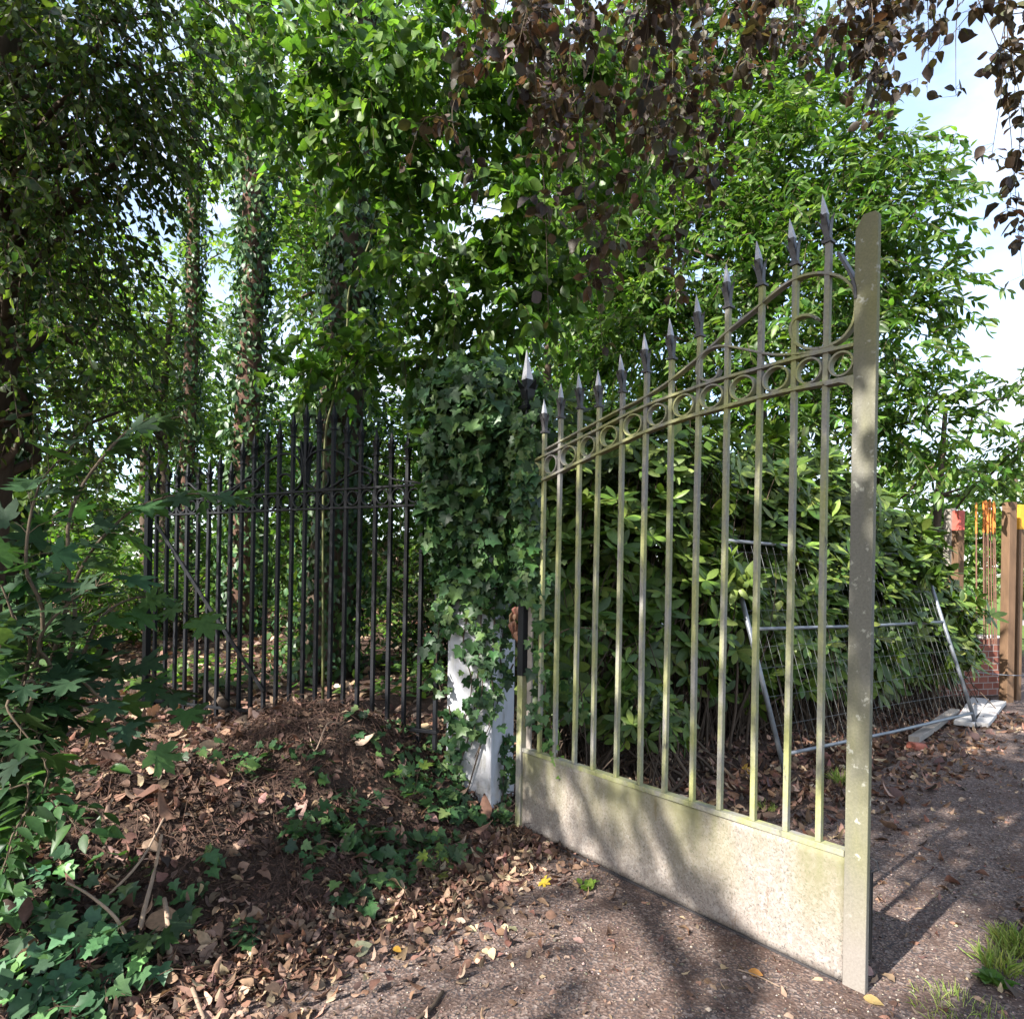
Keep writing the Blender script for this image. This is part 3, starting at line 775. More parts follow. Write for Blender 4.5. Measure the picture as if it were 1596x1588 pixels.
# ------------------------------------------------------------------ boards and timber on the ground
def board(px0, py0, px1, py1, w, th, mat, label, name='plank', lift=0.0, z1=0.0):
    a, b = ground_at(px0, py0, th + lift), ground_at(px1, py1, th + z1)
    c = (a + b) / 2; d = b - a; L = np.linalg.norm(d); yaw = math.atan2(d[1], d[0]); pit = math.asin(d[2] / L)
    mb = MB(); k = 6
    mb.loft([[(x, y + 0.004 * math.sin(x * 4), z) for y, z in ((-w / 2, -th / 2), (w / 2, -th / 2), (w / 2, th / 2), (-w / 2, th / 2))] for x in np.linspace(-L / 2, L / 2, k)])
    o = mb.build(name, mat, None, bevel=0.004); o.location = c; o.rotation_euler = (0, -pit, yaw)
    return tag(o, label, 'plank')
board(1503, 1128, 1527, 1090, 0.20, 0.05, M['board'], 'pale weathered board under the foot of the mesh fence panel')
board(1527, 1129, 1556, 1094, 0.17, 0.05, M['board'], 'pale weathered board nearest the path, beside its twin board')
board(1425, 1152, 1488, 1108, 0.10, 0.06, M['board_grey'], 'narrow grey timber offcut lying under the fence panel')
a = ground_at(1428, 1168)
mb = MB(); mb.loft([[(x * 1.0, y * k, z) for x, y in ((-0.10, -0.05), (0.09, -0.06), (0.11, 0.05), (-0.09, 0.06))] for z, k in ((0.0, 1.0), (0.05, 0.95), (0.07, 0.6))])
o = mb.build('brick', simple('brick_red', (0.32, 0.10, 0.065), 0.9, 0, 0.3, 40), None, bevel=0.01); o.location = a; o.rotation_euler = (0.1, 0.15, 0.5)
tag(o, 'broken red brick on the ground in front of the fence panel', 'brick')

# ------------------------------------------------------------------ brick wall, timber posts and bars at the far right
wl = empty('garden_wall', (6.55, 9.95, 0), 0.30, 'low red brick wall with rubble on top beside the path', 'wall')
mb = MB(); mb.box((0.55, 0.11, 0.43), (1.5, 0.22, 0.88)); mb.build('brickwork', M['brick'], wl, bevel=0.004)
mb = MB()
for i in range(34):
    x = rng.uniform(-0.15, 1.25); s = rng.uniform(0.03, 0.08)
    mb.box((x, rng.uniform(0.02, 0.2), 0.87 + s * 0.3), (s * 1.6, s, s * 0.7), 0, rng.uniform(0, 3))
o = mb.build('rubble', M['mortar'], wl, bevel=0.008); o['kind'] = 'stuff'
def post(px, py_top, Z, w, cap, capmat, label, z0=-0.1, mat='post_wood'):
    p = at(px, py_top, Z); top = p[2]
    r_ = empty('timber_post', (p[0], Z, 0), 0.25, label, 'post')
    mb = MB(); mb.loft([[(x * w / 2 * (1 + 0.02 * q), y * w / 2, z) for x, y in ((-1, -1), (1, -1), (1, 1), (-1, 1))] for q, z in enumerate((z0, 0.8, 1.7, top - cap))]); mb.build('shaft', M[mat], r_, bevel=0.006)
    mb = MB(); mb.loft([[(x * w / 2 * 1.02, y * w / 2 * 1.02, z) for x, y in ((-1, -1), (1, -1), (1, 1), (-1, 1))] for z in (top - cap, top)]); mb.build('painted_end' if cap > 0.2 else 'top', M[capmat], r_, bevel=0.006)
    return r_
post(1573.5, 783, 9.55, 0.125, 0.10, 'post_wood', 'tall brown timber post in front of the brick wall end')
post(1589, 787, 9.75, 0.085, 0.36, 'yellow_paint', 'thin timber post with a yellow painted top end')
post(1494, 796, 10.2, 0.115, 0.30, 'red_paint', 'timber post with a red painted top rising behind the bush')
post(1481, 793, 10.3, 0.115, 0.9, 'board_grey', 'grey timber post beside the red topped post')
for k, (px, pt) in enumerate([(1521.5, 783), (1533, 781), (1536, 780), (1539, 782), (1543, 779), (1547, 784), (1550, 781)]):
    Z = 9.85 + 0.05 * (k % 3); p = at(px, pt, Z); q = at(px + (1.5 if k > 2 else -1) + 2, 985, Z)
    r_ = empty('steel_bar', (q[0], Z, 0.80), 0, 'thin rusty steel bar with an orange painted end above the brick wall', 'steel bar', 'upright steel bars in the brick wall')
    t_ = np.array(p) - np.array((q[0], Z, 0.80)); m_ = t_ * 0.78
    mb = MB(); mb.tube([(0, 0, 0), tuple(m_)], 0.010, 6); mb.build('shaft', M['rebar'], r_)
    mb = MB(); mb.tube([tuple(m_ * 1.0), tuple(t_)], 0.013, 6); mb.build('painted_end', M['orange_cap'], r_)
mb = MB(); a, b = at(1518, 1047, 9.3), at(1640, 1051, 9.0)
mb.tube(smooth_path([a, (a + b) / 2 - np.array([0, 0, 0.03]), b], 6), 0.006, 5); o = mb.build('wire', M['galv']); tag(o, 'single slack grey wire crossing in front of the timber posts', 'wire')
# a pale peach garden wall glimpsed far behind the black gate
pw = at(640, 850, 19.0)
mb = MB(); mb.box((pw[0] + 1.0, 19.0, 1.3), (5.0, 0.25, 2.9)); o = mb.build('garden_wall', M['pink_wall'], None, bevel=0.02); tag(o, 'pale peach sunlit wall glimpsed far behind the black gate', 'wall')

# ================================================================== vegetation
G_BRIGHT = [(0.085, 0.175, 0.030), (0.115, 0.205, 0.038), (0.055, 0.125, 0.026), (0.15, 0.235, 0.055), (0.045, 0.10, 0.026)]
G_MID = [(0.075, 0.155, 0.032), (0.10, 0.19, 0.038), (0.055, 0.12, 0.027), (0.135, 0.225, 0.048)]
G_SUN_TINT = [(0.17, 0.27, 0.06), (0.21, 0.31, 0.08), (0.13, 0.22, 0.05), (0.10, 0.18, 0.045)]  # lighter leaf colours stand in for sunlight on the shaded far foliage
G_DARK = [(0.04, 0.085, 0.025), (0.055, 0.105, 0.028), (0.03, 0.065, 0.02), (0.075, 0.12, 0.03)]
G_IVY = [(0.036, 0.086, 0.032), (0.052, 0.118, 0.042), (0.026, 0.062, 0.025), (0.095, 0.165, 0.052)]
G_RHODO = [(0.066, 0.115, 0.022), (0.045, 0.085, 0.02), (0.10, 0.165, 0.03), (0.155, 0.215, 0.048)]
COPPER = [(0.070, 0.054, 0.045), (0.088, 0.068, 0.052), (0.050, 0.040, 0.038), (0.115, 0.088, 0.058), (0.085, 0.090, 0.042), (0.12, 0.066, 0.054)]
DEAD = [(0.19, 0.118, 0.085), (0.27, 0.175, 0.13), (0.15, 0.080, 0.060), (0.40, 0.29, 0.21), (0.10, 0.064, 0.053), (0.062, 0.044, 0.039)]

def gp(x, y, up=0.0): return (float(x), float(y), float(gz(x, y)) + up)
def root_at(px, py, Z):
    p = at(px, py, Z); return gp(p[0], Z, -0.05)

rng = np.random.default_rng(101)
# ---- the dark small-leaved tree overhanging from the left edge
b0 = gp(-3.55, 4.3, -0.05)
tree('broadleaf_tree', 'dark small leaved tree overhanging the top left corner, trunk at the left edge', 'tree', b0,
     [b0, (-3.5, 4.3, 1.2), (-3.35, 4.25, 2.4), (-3.2, 4.1, 3.8), (-3.1, 4.0, 5.4)], 0.20, 0.08,
     [PB(40, 60, 3.8, .8, .8, .7), PB(160, 30, 3.9, .6, .7, .6), PB(225, 110, 4.0, .32, .5, .42), PB(110, 210, 3.9, .62, .7, .5), PB(215, 190, 4.1, .26, .4, .30),
      PB(30, 360, 3.9, .5, .6, .5), PB(130, 360, 4.2, .42, .5, .42), PB(40, 520, 4.0, .45, .5, .4), PB(150, 500, 4.4, .34, .4, .36), PB(70, 640, 4.2, .4, .45, .32),
      PB(250, 20, 4.2, .28, .45, .35), PB(-150, 100, 3.8, .9, 1.0, 1.0), PB(-150, 420, 3.9, .5, .5, .6), PB(190, 640, 4.6, .3, .4, .3)],
     1250, 0.40, 15, 'kite6', 0.056, G_DARK + [(0.10, 0.16, 0.03), (0.13, 0.19, 0.05)], [3, 4, 1.5, 4, 3, 2], 'leaf', 'bark', droop=0.5, up=0.55, lean=(0.15, -0.1, -0.2), leafdown=0.5, limb_r=0.035)

rng = np.random.default_rng(108)
# ---- laurel-like young tree with broad ovate leaves behind the pillar
b1 = gp(-1.75, 6.25, -0.05)
tree('young_tree', 'young tree with broad oval green leaves arching above the black gate', 'tree', b1,
     [b1, at(505, 720, 6.0), at(520, 620, 5.9), at(540, 520, 5.8), at(545, 450, 5.7), at(575, 380, 5.6), at(590, 300, 5.5), at(600, 180, 5.4)], 0.011, 0.006,
     [PB(450, 110, 5.4, .62, .6, .5), PB(600, 90, 5.0, .42, .5, .46), PB(600, 235, 5.2, .45, .45, .36), PB(690, 150, 5.2, .30, .4, .22),
      PB(620, 320, 5.4, .25, .3, .2), PB(790, 330, 5.3, .34, .45, .28), PB(700, 440, 5.3, .40, .4, .20), PB(800, 460, 5.4, .42, .4, .28), PB(640, 400, 5.2, .26, .3, .16), PB(880, 400, 5.5, .40, .4, .30), PB(720, 60, 5.4, .42, .4, .30),
      PB(620, 545, 5.6, .36, .4, .20), PB(520, 560, 5.7, .36, .4, .22), PB(720, 560, 5.8, .36, .4, .18), PB(850, 250, 5.6, .5, .4, .4), PB(850, 80, 5.6, .6, .5, .45), PB(960, 170, 5.8, .5, .5, .5)],
     820, 0.40, 12, 'ovate', 0.112, G_MID, None, 'leaf', 'stem_green', droop=0.35, up=0.7, limb_r=0.014, leafdown=0.45, twig_r=0.0035)

rng = np.random.default_rng(115)
# ---- sweet chestnut behind the rhododendron, in the sun
b2 = gp(4.6, 12.2, -0.1)
tree('chestnut_tree', 'large chestnut tree with long bright green leaves standing behind the tall gate', 'tree', b2,
     [b2, (4.6, 12.2, 1.5), (4.5, 12.1, 3.2), (4.3, 12.0, 5.2), (4.2, 11.9, 7.6), (4.2, 11.8, 9.8)], 0.30, 0.10,
     [PB(1150, 230, 11.3, 1.4, 1.3, 1.0), PB(1270, 260, 10.6, 1.3, 1.2, 0.8), PB(1350, 262, 10.4, .6, .9, .45), PB(1395, 340, 10.3, .8, 1.0, .6), PB(1270, 400, 10.2, 1.3, 1.2, 1.0), PB(1405, 450, 10.3, .75, .9, .75),
      PB(1365, 540, 10.0, .85, 1.0, .8), PB(1220, 540, 10.4, 1.2, 1.1, .9), PB(1425, 655, 10.0, .7, .8, .5), PB(1475, 705, 9.8, .5, .6, .28), PB(1300, 660, 10.2, 1.1, 1.0, .7),
      PB(1080, 390, 11.0, 1.2, 1.2, 1.1), PB(1020, 520, 11.3, 1.2, 1.2, 0.9), PB(1100, 90, 11.6, 1.6, 1.3, 1.1), PB(940, 300, 12.0, 1.4, 1.2, 1.2), PB(1010, 130, 12.0, 1.2, 1.2, 1.0), PB(1120, 640, 10.8, 1.1, 1.0, .8), PB(1240, 90, 11.4, 1.0, 1.0, .7), PB(950, 470, 11.6, 1.0, 1.0, 1.0)],
     2600, 0.72, 15, 'long', 0.175, G_BRIGHT, None, 'leaf', 'bark', droop=0.22, up=0.9, limb_r=0.055, twig_r=0.007, spread=0.85)
b = gp(7.9, 12.6, -0.1)
tree('chestnut_tree', 'smaller green tree whose twigs enter at the right edge above the timber posts', 'tree', b,
     [b, (7.9, 12.6, 1.5), (7.95, 12.5, 3.0), (8.0, 12.4, 5.0)], 0.12, 0.04,
     [PB(1600, 585, 12.0, .35, .6, .14), PB(1605, 690, 12.0, .45, .6, .28), PB(1545, 745, 12.2, .4, .6, .2), PB(1700, 640, 12.0, .8, .9, .8)],
     230, 0.6, 12, 'long', 0.17, G_MID, None, 'leaf', 'bark', droop=0.25, limb_r=0.03, twig_r=0.005)

rng = np.random.default_rng(122)
# ---- copper beech: crown over and behind the camera, long hanging sprays at the top of the view
def beech():
    base = gp(-3.9, -3.4, -0.1)
    P0, D0, Ls = [], [], []
    prof_x = [690, 720, 770, 830, 870, 930, 960, 1000, 1050, 1100, 1150, 1200, 1250, 1300, 1330, 1380, 1400, 1440, 1480, 1505, 1540, 1570, 1640]
    prof_y = [150, 250, 330, 430, 470, 520, 520, 420, 470, 400, 290, 150, 90, 150, 215, 190, 70, 150, 150, 60, 260, 400, 480]
    strands = []
    fixed = [(1445, 140), (1490, 150), (1462, 80), (1545, 250), (1568, 340), (1594, 430), (1582, 180), (1555, 90), (1378, 205), (1345, 190), (1362, 120), (1425, 50), (1330, 150), (1310, 90), (855, 500), (940, 540), (1060, 460)]
    for k in range(56):
        px = rng.uniform(690, 1390) if k >= len(fixed) else 1000
        if 1395 < px < 1525 and rng.random() < 0.82: continue
        if 1190 < px < 1300 and rng.random() < 0.3: continue
        ye = np.interp(px, prof_x, prof_y) * rng.uniform(0.2, 1.0) ** 0.8
        Z = rng.uniform(3.3, 5.0)
        a = at(px + rng.uniform(-150, 150), -170, Z + rng.uniform(-.3, .3)); b = at(px, ye, Z)
        if k < len(fixed): px, ye = fixed[k]; Z = rng.uniform(3.2, 4.2); a = at(px + rng.uniform(-60, 60), -120, Z); b = at(px, ye, Z)
        p = np.array([a, a * .7 + b * .3, a * .35 + b * .65, b]); p[1:3] += rng.normal(0, .11 if k >= len(fixed) else .05, (2, 3))
        strands.append(np.array(smooth_path(p, 7)))
        if rng.random() < .6:                                   # a side twig that leaves the main spray
            m_ = strands[-1]; q0 = m_[int(rng.uniform(.4, .8) * len(m_))]; dx = rng.choice([-1, 1]) * rng.uniform(.10, .3)
            strands.append(np.array(smooth_path([q0, q0 + np.array([dx * .5, rng.normal(0, .08), -.06]), q0 + np.array([dx, rng.normal(0, .12), -rng.uniform(.12, .3)])], 6)))
    tv, tt, off = [], [], 0
    leaves_ = []
    for s in strands:
        v, t = tubes(s[None], 0.004, 0.0012, 4); tv.append(v); tt.append(t + off); off += len(v)
        d = np.r_[0, np.cumsum(np.linalg.norm(np.diff(s, axis=0), axis=1))]; Lt = d[-1]
        c = np.sort(rng.uniform(0.05, 1, max(3, int(Lt / .115)))) * Lt           # leaf clusters, bare twig between them
        u = np.repeat(c, rng.integers(2, 7, len(c))); u = np.clip(u + rng.normal(0, .022, len(u)), 0, Lt); u = np.r_[u, Lt, Lt - .01]
        n = len(u)
        p = np.stack([np.interp(u, d, s[:, i]) for i in range(3)], -1)
        side = rdir(n); side[:, 2] *= 0.45
        e = p + side * rng.uniform(0.01, .085, (n, 1))
        v, t = tubes(np.stack([p, (p + e) / 2, e], 1), .0013, .0009, 3); tv.append(v); tt.append(t + off); off += len(v)
        leaves_.append(place('beech', e, side * 0.9 + np.array([0, 0, -0.75]) + rng.normal(0, .35, (n, 3)), np.array([0, 0, 0.8]) + side * .7 + rng.normal(0, .55, (n, 3)),
                             0.064 * rng.lognormal(0, .22, n), palette(n, COPPER, [4, 4, 3, 2, 2.6, 1.0], .24), 1.0, 1.2))
    # shade-giving crown
    blobs = [(-4.0, -2.8, 7.6, 3.6, 3.4, 1.6), (-1.9, -0.9, 6.2, 2.2, 1.9, 0.9), (-1.2, -0.4, 5.6, 1.8, 1.4, 0.6), (-5.8, -0.2, 6.4, 1.6, 1.6, 1.0), (-1.0, 1.0, 5.8, 2.2, 1.3, 0.6), (1.0, 1.4, 5.4, 1.8, 1.2, 0.5), (-3.4, 1.4, 6.6, 2.2, 1.5, 0.9),
             (2.4, 2.2, 5.5, 1.2, 1.0, 0.5), (-1.6, -3.2, 5.6, 2.4, 2.2, 1.1), (0.6, 2.6, 5.6, 1.6, 0.9, .5)]
    P, dd = blob_points(blobs, 2600)
    hit = P[:, :2] + P[:, 2:] * np.array([0.593, 0.537]) / 0.60          # where the sun drops each twig's shadow: unseen crown thinned to place sun patches
    gap = lambda cx, cy, rx, ry, k: k * np.exp(-((hit[:, 0] - cx) / rx) ** 2 - ((hit[:, 1] - cy) / ry) ** 2)
    dens = 0.78 - gap(1.55, 3.15, .85, .75, .70) - gap(-.75, 2.35, .55, .35, .55) - gap(-3.2, 8.6, 1.6, 2.4, .7) - gap(5.6, 9.8, 2.2, 2.4, .72) - gap(2.15, 3.35, .6, .6, .7) - gap(.45, 2.6, 1.0, .5, .62) - gap(2.2, 3.2, .5, .6, .5) - gap(4.6, 6.4, .5, .6, .6) - gap(3.4, 4.4, .35, .4, .6) + gap(-1.3, 3.9, .8, .8, .2) + gap(3.4, 5.2, 1.4, 1.4, .3)
    k = rng.random(len(P)) < dens; P, dd = P[k], dd[k]; n = len(P)
    lv, paths = sprays(P, dd * 0.7 + rng.normal(0, .6, (n, 3)) * np.array([1, 1, .4]), 0.6, 12, 'kite6', 0.105, COPPER, None, 0.35, 0.9, 0.85, wid=1.25)
    leaves_.append(lv)
    v, t = tubes(paths, 0.006, 0.002, 3); tv.append(v); tt.append(t + off); off += len(v)
    root = empty('copper_beech', base, 0, 'copper beech with purple brown leaves hanging in sprays from the top', 'tree')
    B = np.array(base); mb = MB()
    tp = smooth_path([base, (-3.9, -3.4, 1.5), (-3.8, -3.3, 3.2), (-3.7, -3.1, 5.2), (-3.8, -3.0, 7.6)], 5)
    rr = list(np.linspace(0.38, 0.12, len(tp))); mb.tube([np.array(p) - B for p in tp], rr, 14)
    for bl in blobs + [(0.9, 3.0, 5.3), (1.9, 3.2, 5.0), (2.9, 3.1, 4.8)]:
        w = wander(np.array(tp[9]) - B, np.array(bl[:3]) - B, 7, 0.35, 0.06); mb.tube(w, list(np.linspace(0.11, 0.02, len(w))), 7)
    mb.build('trunk', M['bark'], root, smooth=True)
    V, T, C = merge(leaves_); tri_mesh('crown', V - B, T, M['leaf_copper'], root, C)
    tri_mesh('branches', np.concatenate(tv) - B, np.concatenate(tt), M['twig'], root)
beech()

rng = np.random.default_rng(129)
# ---- rhododendron
def whorls(P, N, size, m, cols, tm='rhodo', tilt=0.5, weights=None):
    n = len(P); N = nrm(N)
    ref = np.where(np.abs(N[:, 2:3]) > 0.9, np.array([[1.0, 0, 0]]), np.array([[0, 0, 1.0]]))
    a = nrm(np.cross(N, ref)); b = np.cross(N, a)
    ang = (np.arange(m)[None] / m * 2 * np.pi + rng.uniform(0, 6.3, (n, 1)) + rng.normal(0, .2, (n, m)))[..., None]
    rad = a[:, None] * np.cos(ang) + b[:, None] * np.sin(ang)
    tl = rng.normal(tilt, 0.28, (n, m, 1))
    D = rad + N[:, None] * tl + np.array([0, 0, -0.08])
    Nn = N[:, None] - rad * tl + rng.normal(0, .15, (n, m, 3))
    S = (size * rng.uniform(.8, 1.2, (n, 1)) * rng.uniform(.75, 1.15, (n, m))).ravel()
    C = palette(n * m, cols, weights, 0.12) * np.repeat(1 + rng.normal(0, .18, (n, 1)), m, axis=0)
    pos = np.repeat(P, m, axis=0)
    return place(tm, pos, D.reshape(-1, 3), Nn.reshape(-1, 3), S, np.clip(C, .004, .9), 1.22)

def rhodo(label, base, blobs, n, size=0.19, stems=26):
    root = empty('rhododendron', base, 0, label, 'shrub'); B = np.array(base)
    Bl = np.array(blobs); w = (Bl[:, 3] * Bl[:, 5]); i = rng.choice(len(Bl), n, p=w / w.sum())
    d = rdir(n); d[:, 1] = np.where(rng.random(n) < 0.7, -np.abs(d[:, 1]), d[:, 1])
    r = np.where(rng.random(n) < 0.7, rng.normal(0.95, .10, n), rng.uniform(.35, .95, n))
    P = Bl[i, :3] + d * Bl[i, 3:] * r[:, None]
    g = gz(P[:, 0], P[:, 1]); keep = P[:, 2] > g + 0.34; P = P[keep]; d = d[keep]
    lv = whorls(P, d * 0.7 + np.array([0, -0.1, 0.65]) + rng.normal(0, .25, P.shape), size, 8, G_RHODO)
    V, T, C = lv; tri_mesh('foliage', V - B, T, M['leaf_glossy'], root, C)
    # stems: from the foot to the whorls
    k = min(len(P), 700); pick = rng.choice(len(P), k, replace=False); paths = []
    for q in pick:
        c = Bl[rng.integers(len(Bl))]; s = P[q]
        big = Bl[Bl[:, 3] > .28]; j = np.argmin(np.hypot(big[:, 0] - s[0], big[:, 1] - s[1])); c = big[j]
        a = np.array([c[0] + rng.normal(0, .35), c[1] + rng.normal(0, .3), 0]); a[2] = gz(a[0], a[1]) - 0.03
        m1 = a * 0.6 + s * 0.4 + np.array([rng.normal(0, .15), rng.normal(0, .15), 0.1]); m2 = a * 0.2 + s * 0.8 + rng.normal(0, .12, 3)
        t = np.linspace(0, 1, 9)[:, None]
        paths.append((1 - t) ** 3 * a + 3 * t * (1 - t) ** 2 * m1 + 3 * t * t * (1 - t) * m2 + t ** 3 * s)
    paths = np.array(paths); rad = np.where(np.arange(k) < stems * 3, 0.016, 0.006)
    v, t = tubes(paths, rad, 0.003, 5); tri_mesh('branches', v - B, t, M['bark'], root)
    return root
rb = gp(2.2, 7.2)
rhodo('broad dark rhododendron bush filling the space behind the tall gate bars', rb,
      [(0.55, 5.9, 1.2, .62, .6, 1.15), (1.15, 6.5, 1.5, .9, .8, 1.5), (1.3, 6.6, 2.5, .85, .8, .95), (2.2, 7.3, 1.5, 1.1, .85, 1.45), (2.3, 7.5, 2.5, 1.0, .9, .85), (0.4, 6.6, 2.7, .7, .7, .7), (0.2, 6.4, 1.8, .6, .6, 1.0), PB(1150, 900, 5.9, .16, .14, .18)], 1350)
rb = gp(4.4, 9.2)
rhodo('sunlit rhododendron bush that the mesh fence panel leans on', rb,
      [(2.9, 7.5, 1.5, .95, .85, 1.3), (3.3, 8.1, 2.4, .95, .9, .8), (3.8, 8.2, 1.3, .95, .85, 1.25), (4.3, 8.9, 2.2, .95, .9, .75), (4.8, 8.9, 1.15, .9, .8, 1.1), (5.5, 9.3, 1.1, .8, .8, 1.0), (5.2, 9.4, 1.95, .8, .75, .65), (6.0, 9.8, .9, .6, .6, .8), PB(1420, 885, 8.0, .25, .2, .2)], 2200)
rb = gp(1.05, 5.35)
rhodo('small low rhododendron shoot behind the left part of the gate bars', rb, [(1.12, 5.4, 0.45, .30, .25, .30)], 60, 0.14, 6)

rng = np.random.default_rng(136)
# ---- ivy
def ivy_leaves(P, N, size, tm='ivy', cols=G_IVY, hang=0.75, weights=None):
    n = len(P)
    N = nrm(N + np.array([0, 0, .45]) + rng.normal(0, .38, (n, 3)))
    D = np.array([0, 0, -1.0]) * hang + rng.normal(0, .5, (n, 3))
    return place(tm, P, D, N, size * np.clip(rng.lognormal(0, .28, n), .5, 1.7), palette(n, cols, weights, .2), 1.0)

root = empty('ivy_plant', (PCX, PCY, 0), 0, 'dense dark ivy covering the top of the white pillar and trailing down it', 'climber'); B = np.array([PCX, PCY, 0.0])
cp, sp_ = math.cos(PA), math.sin(PA); ax_ = np.array([cp, sp_, 0]); ay_ = np.array([-sp_, cp, 0])
def on_pillar(n, z0, z1, out0, out1, faces=(0, 1, 2, 3)):
    f = rng.choice(faces, n); t = rng.uniform(-.5, .5, n) * (S_ + 0.06); z = rng.uniform(z0, z1, n); o = S_ / 2 + rng.uniform(0, 1, n) ** 1.4 * (np.interp(z, [z0, z1], [out0, out1])) + 0.008
    nn = np.where((f == 0)[:, None], ax_, np.where((f == 1)[:, None], -ax_, np.where((f == 2)[:, None], ay_, -ay_)))
    tt = np.where((f < 2)[:, None], ay_, ax_)
    return np.array([PCX, PCY, 0]) + nn * o[:, None] + tt * t[:, None] + np.array([0, 0, 1.0]) * z[:, None], nn
parts = []
P, N = on_pillar(1500, 1.50, 2.75, 0.12, 0.22); parts.append(ivy_leaves(P, N, 0.078))
P, N = on_pillar(1300, 1.42, 2.3, 0.07, 0.14); parts.append(ivy_leaves(P, N, 0.074))
P, N = on_pillar(520, 2.3, 2.95, 0.26, 0.22); parts.append(ivy_leaves(P, N, 0.08))
P, N = on_pillar(900, 2.0, 2.85, 0.1, 0.36, (0, 1, 2, 3)); parts.append(ivy_leaves(P, N, 0.075))
d = rdir(620); d[:, 2] = np.abs(d[:, 2]); P = np.array([PCX, PCY, 2.62]) + d * np.array([.44, .44, .42]); parts.append(ivy_leaves(P, d, 0.08, cols=G_IVY + [(0.10, 0.17, 0.04)]))
# bulge toward the black gate and over the hanging stile
d = rdir(520); P = at(690, 800, 4.6) + d * np.array([.18, .22, .40]) * rng.uniform(.5, 1, (520, 1)); parts.append(ivy_leaves(P, d, 0.072))
d = rdir(420); P = at(750, 610, 4.6) + d * np.array([.46, .4, .22]) * rng.uniform(.5, 1, (420, 1)); parts.append(ivy_leaves(P, d, 0.08))
d = rdir(520); P = at(700, 720, 4.55) + d * np.array([.24, .26, .42]) * rng.uniform(.5, 1, (520, 1)); parts.append(ivy_leaves(P, d, 0.075))
d = rdir(330); P = at(805, 680, 4.35) + d * np.array([.13, .14, .24]) * rng.uniform(.6, 1, (330, 1)); parts.append(ivy_leaves(P, d, 0.072))
d = rdir(260); P = at(808, 800, 4.35) + d * np.array([.12, .12, .30]) * rng.uniform(.6, 1, (260, 1)); parts.append(ivy_leaves(P, d, 0.075, cols=G_IVY + [(0.07, 0.13, 0.04)]))
d = rdir(60); P = at(808, 965, 4.34) + d * np.array([.05, .05, .11]) * rng.uniform(.6, 1, (60, 1)); parts.append(place('dead', P, np.array([0, 0, -1.0]) + d * .6, d, .06 * rng.uniform(.7, 1.2, 60), palette(60, [(0.33, 0.19, 0.13), (0.26, 0.13, 0.09)])))
for (qx, qy, qz, a1, a3, k) in ((740, 585, 4.6, .16, .10, 110), (690, 618, 4.6, .15, .12, 110), (790, 600, 4.55, .15, .12, 120), (660, 660, 4.65, .12, .16, 100), (830, 640, 4.3, .10, .10, 90), (715, 565, 4.7, .07, .09, 45), (770, 572, 4.6, .06, .08, 40)):
    d = rdir(k); parts.append(ivy_leaves(at(qx, qy, qz) + d * np.array([a1, .15, a3]) * rng.uniform(.4, 1, (k, 1)), d, 0.075, cols=G_IVY + [(0.10, 0.18, 0.045)]))
for (qx, qy, a1, a3, k) in ((822, 680, .075, .16, 95), (818, 760, .085, .20, 130), (826, 850, .08, .20, 120), (812, 910, .06, .12, 60)):
    d = rdir(k); parts.append(ivy_leaves(at(qx, qy, 4.14) + d * np.array([a1, .05, a3]) * rng.uniform(.3, 1, (k, 1)), d * .4 + np.array([-.2, -.9, 0]), 0.07, cols=G_IVY + [(0.085, 0.16, 0.05)]))
stems = []
def trail(pts, n, size, wid=0.035, Zs=None, cols=G_IVY):
    p = np.array(smooth_path(pts, 8)); stems.append(p)
    d = np.r_[0, np.cumsum(np.linalg.norm(np.diff(p, axis=0), axis=1))]; u = rng.uniform(0, d[-1], n)
    q = np.stack([np.interp(u, d, p[:, i]) for i in range(3)], -1) + rng.normal(0, wid, (n, 3))
    parts.append(ivy_leaves(q, np.tile(np.array([[-.2, -.9, .1]]), (n, 1)), size, cols=cols))
def Zp(px): return 4.4 + (765 - px) * 0.0022 if px < 765 else 4.4 + (px - 765) * 0.0085
def pp(px, py, lift=0.02): return at(px, py, Zp(px) - lift - 0.02)
for pts, n in (([(735, 900), (728, 960), (722, 1010), (735, 1060), (728, 1110), (712, 1150), (705, 1190)], 60), ([(755, 900), (750, 960), (748, 1020), (752, 1070), (742, 1120), (735, 1160)], 105),
               ([(775, 900), (770, 980), (765, 1040), (770, 1090), (762, 1130)], 85), ([(790, 900), (788, 960), (780, 1020), (786, 1060)], 70), ([(710, 900), (700, 950), (702, 985)], 40),
               ([(688, 930), (684, 980), (680, 1040), (688, 1080)], 70), ([(700, 1100), (706, 1150), (712, 1200), (708, 1240)], 60), ([(788, 1150), (786, 1200), (783, 1250), (786, 1280)], 70), ([(705, 1230), (695, 1260), (690, 1290)], 40)):
    trail([pp(x, y) for x, y in pts], n, 0.062, 0.032)
trail([at(842, 880, 4.12), at(846, 940, 4.1), at(840, 1000, 4.12), at(850, 1060, 4.1), at(846, 1120, 4.1), at(862, 1160, 4.06)], 120, 0.06, 0.035, cols=G_IVY + [(0.06, 0.13, 0.05)])
trail([at(846, 1010, 4.12), at(875, 985, 4.05), at(905, 978, 4.0), at(950, 985, 3.9)], 16, 0.045, 0.012)
trail([at(862, 1155, 4.0), at(872, 1190, 3.97), at(884, 1215, 3.95), at(893, 1232, 3.93)], 12, 0.05, 0.012, cols=[(0.10, 0.20, 0.04)])
trail([at(895, 1060, 4.3), at(898, 1100, 4.3), at(905, 1140, 4.3)], 24, 0.06, 0.04)
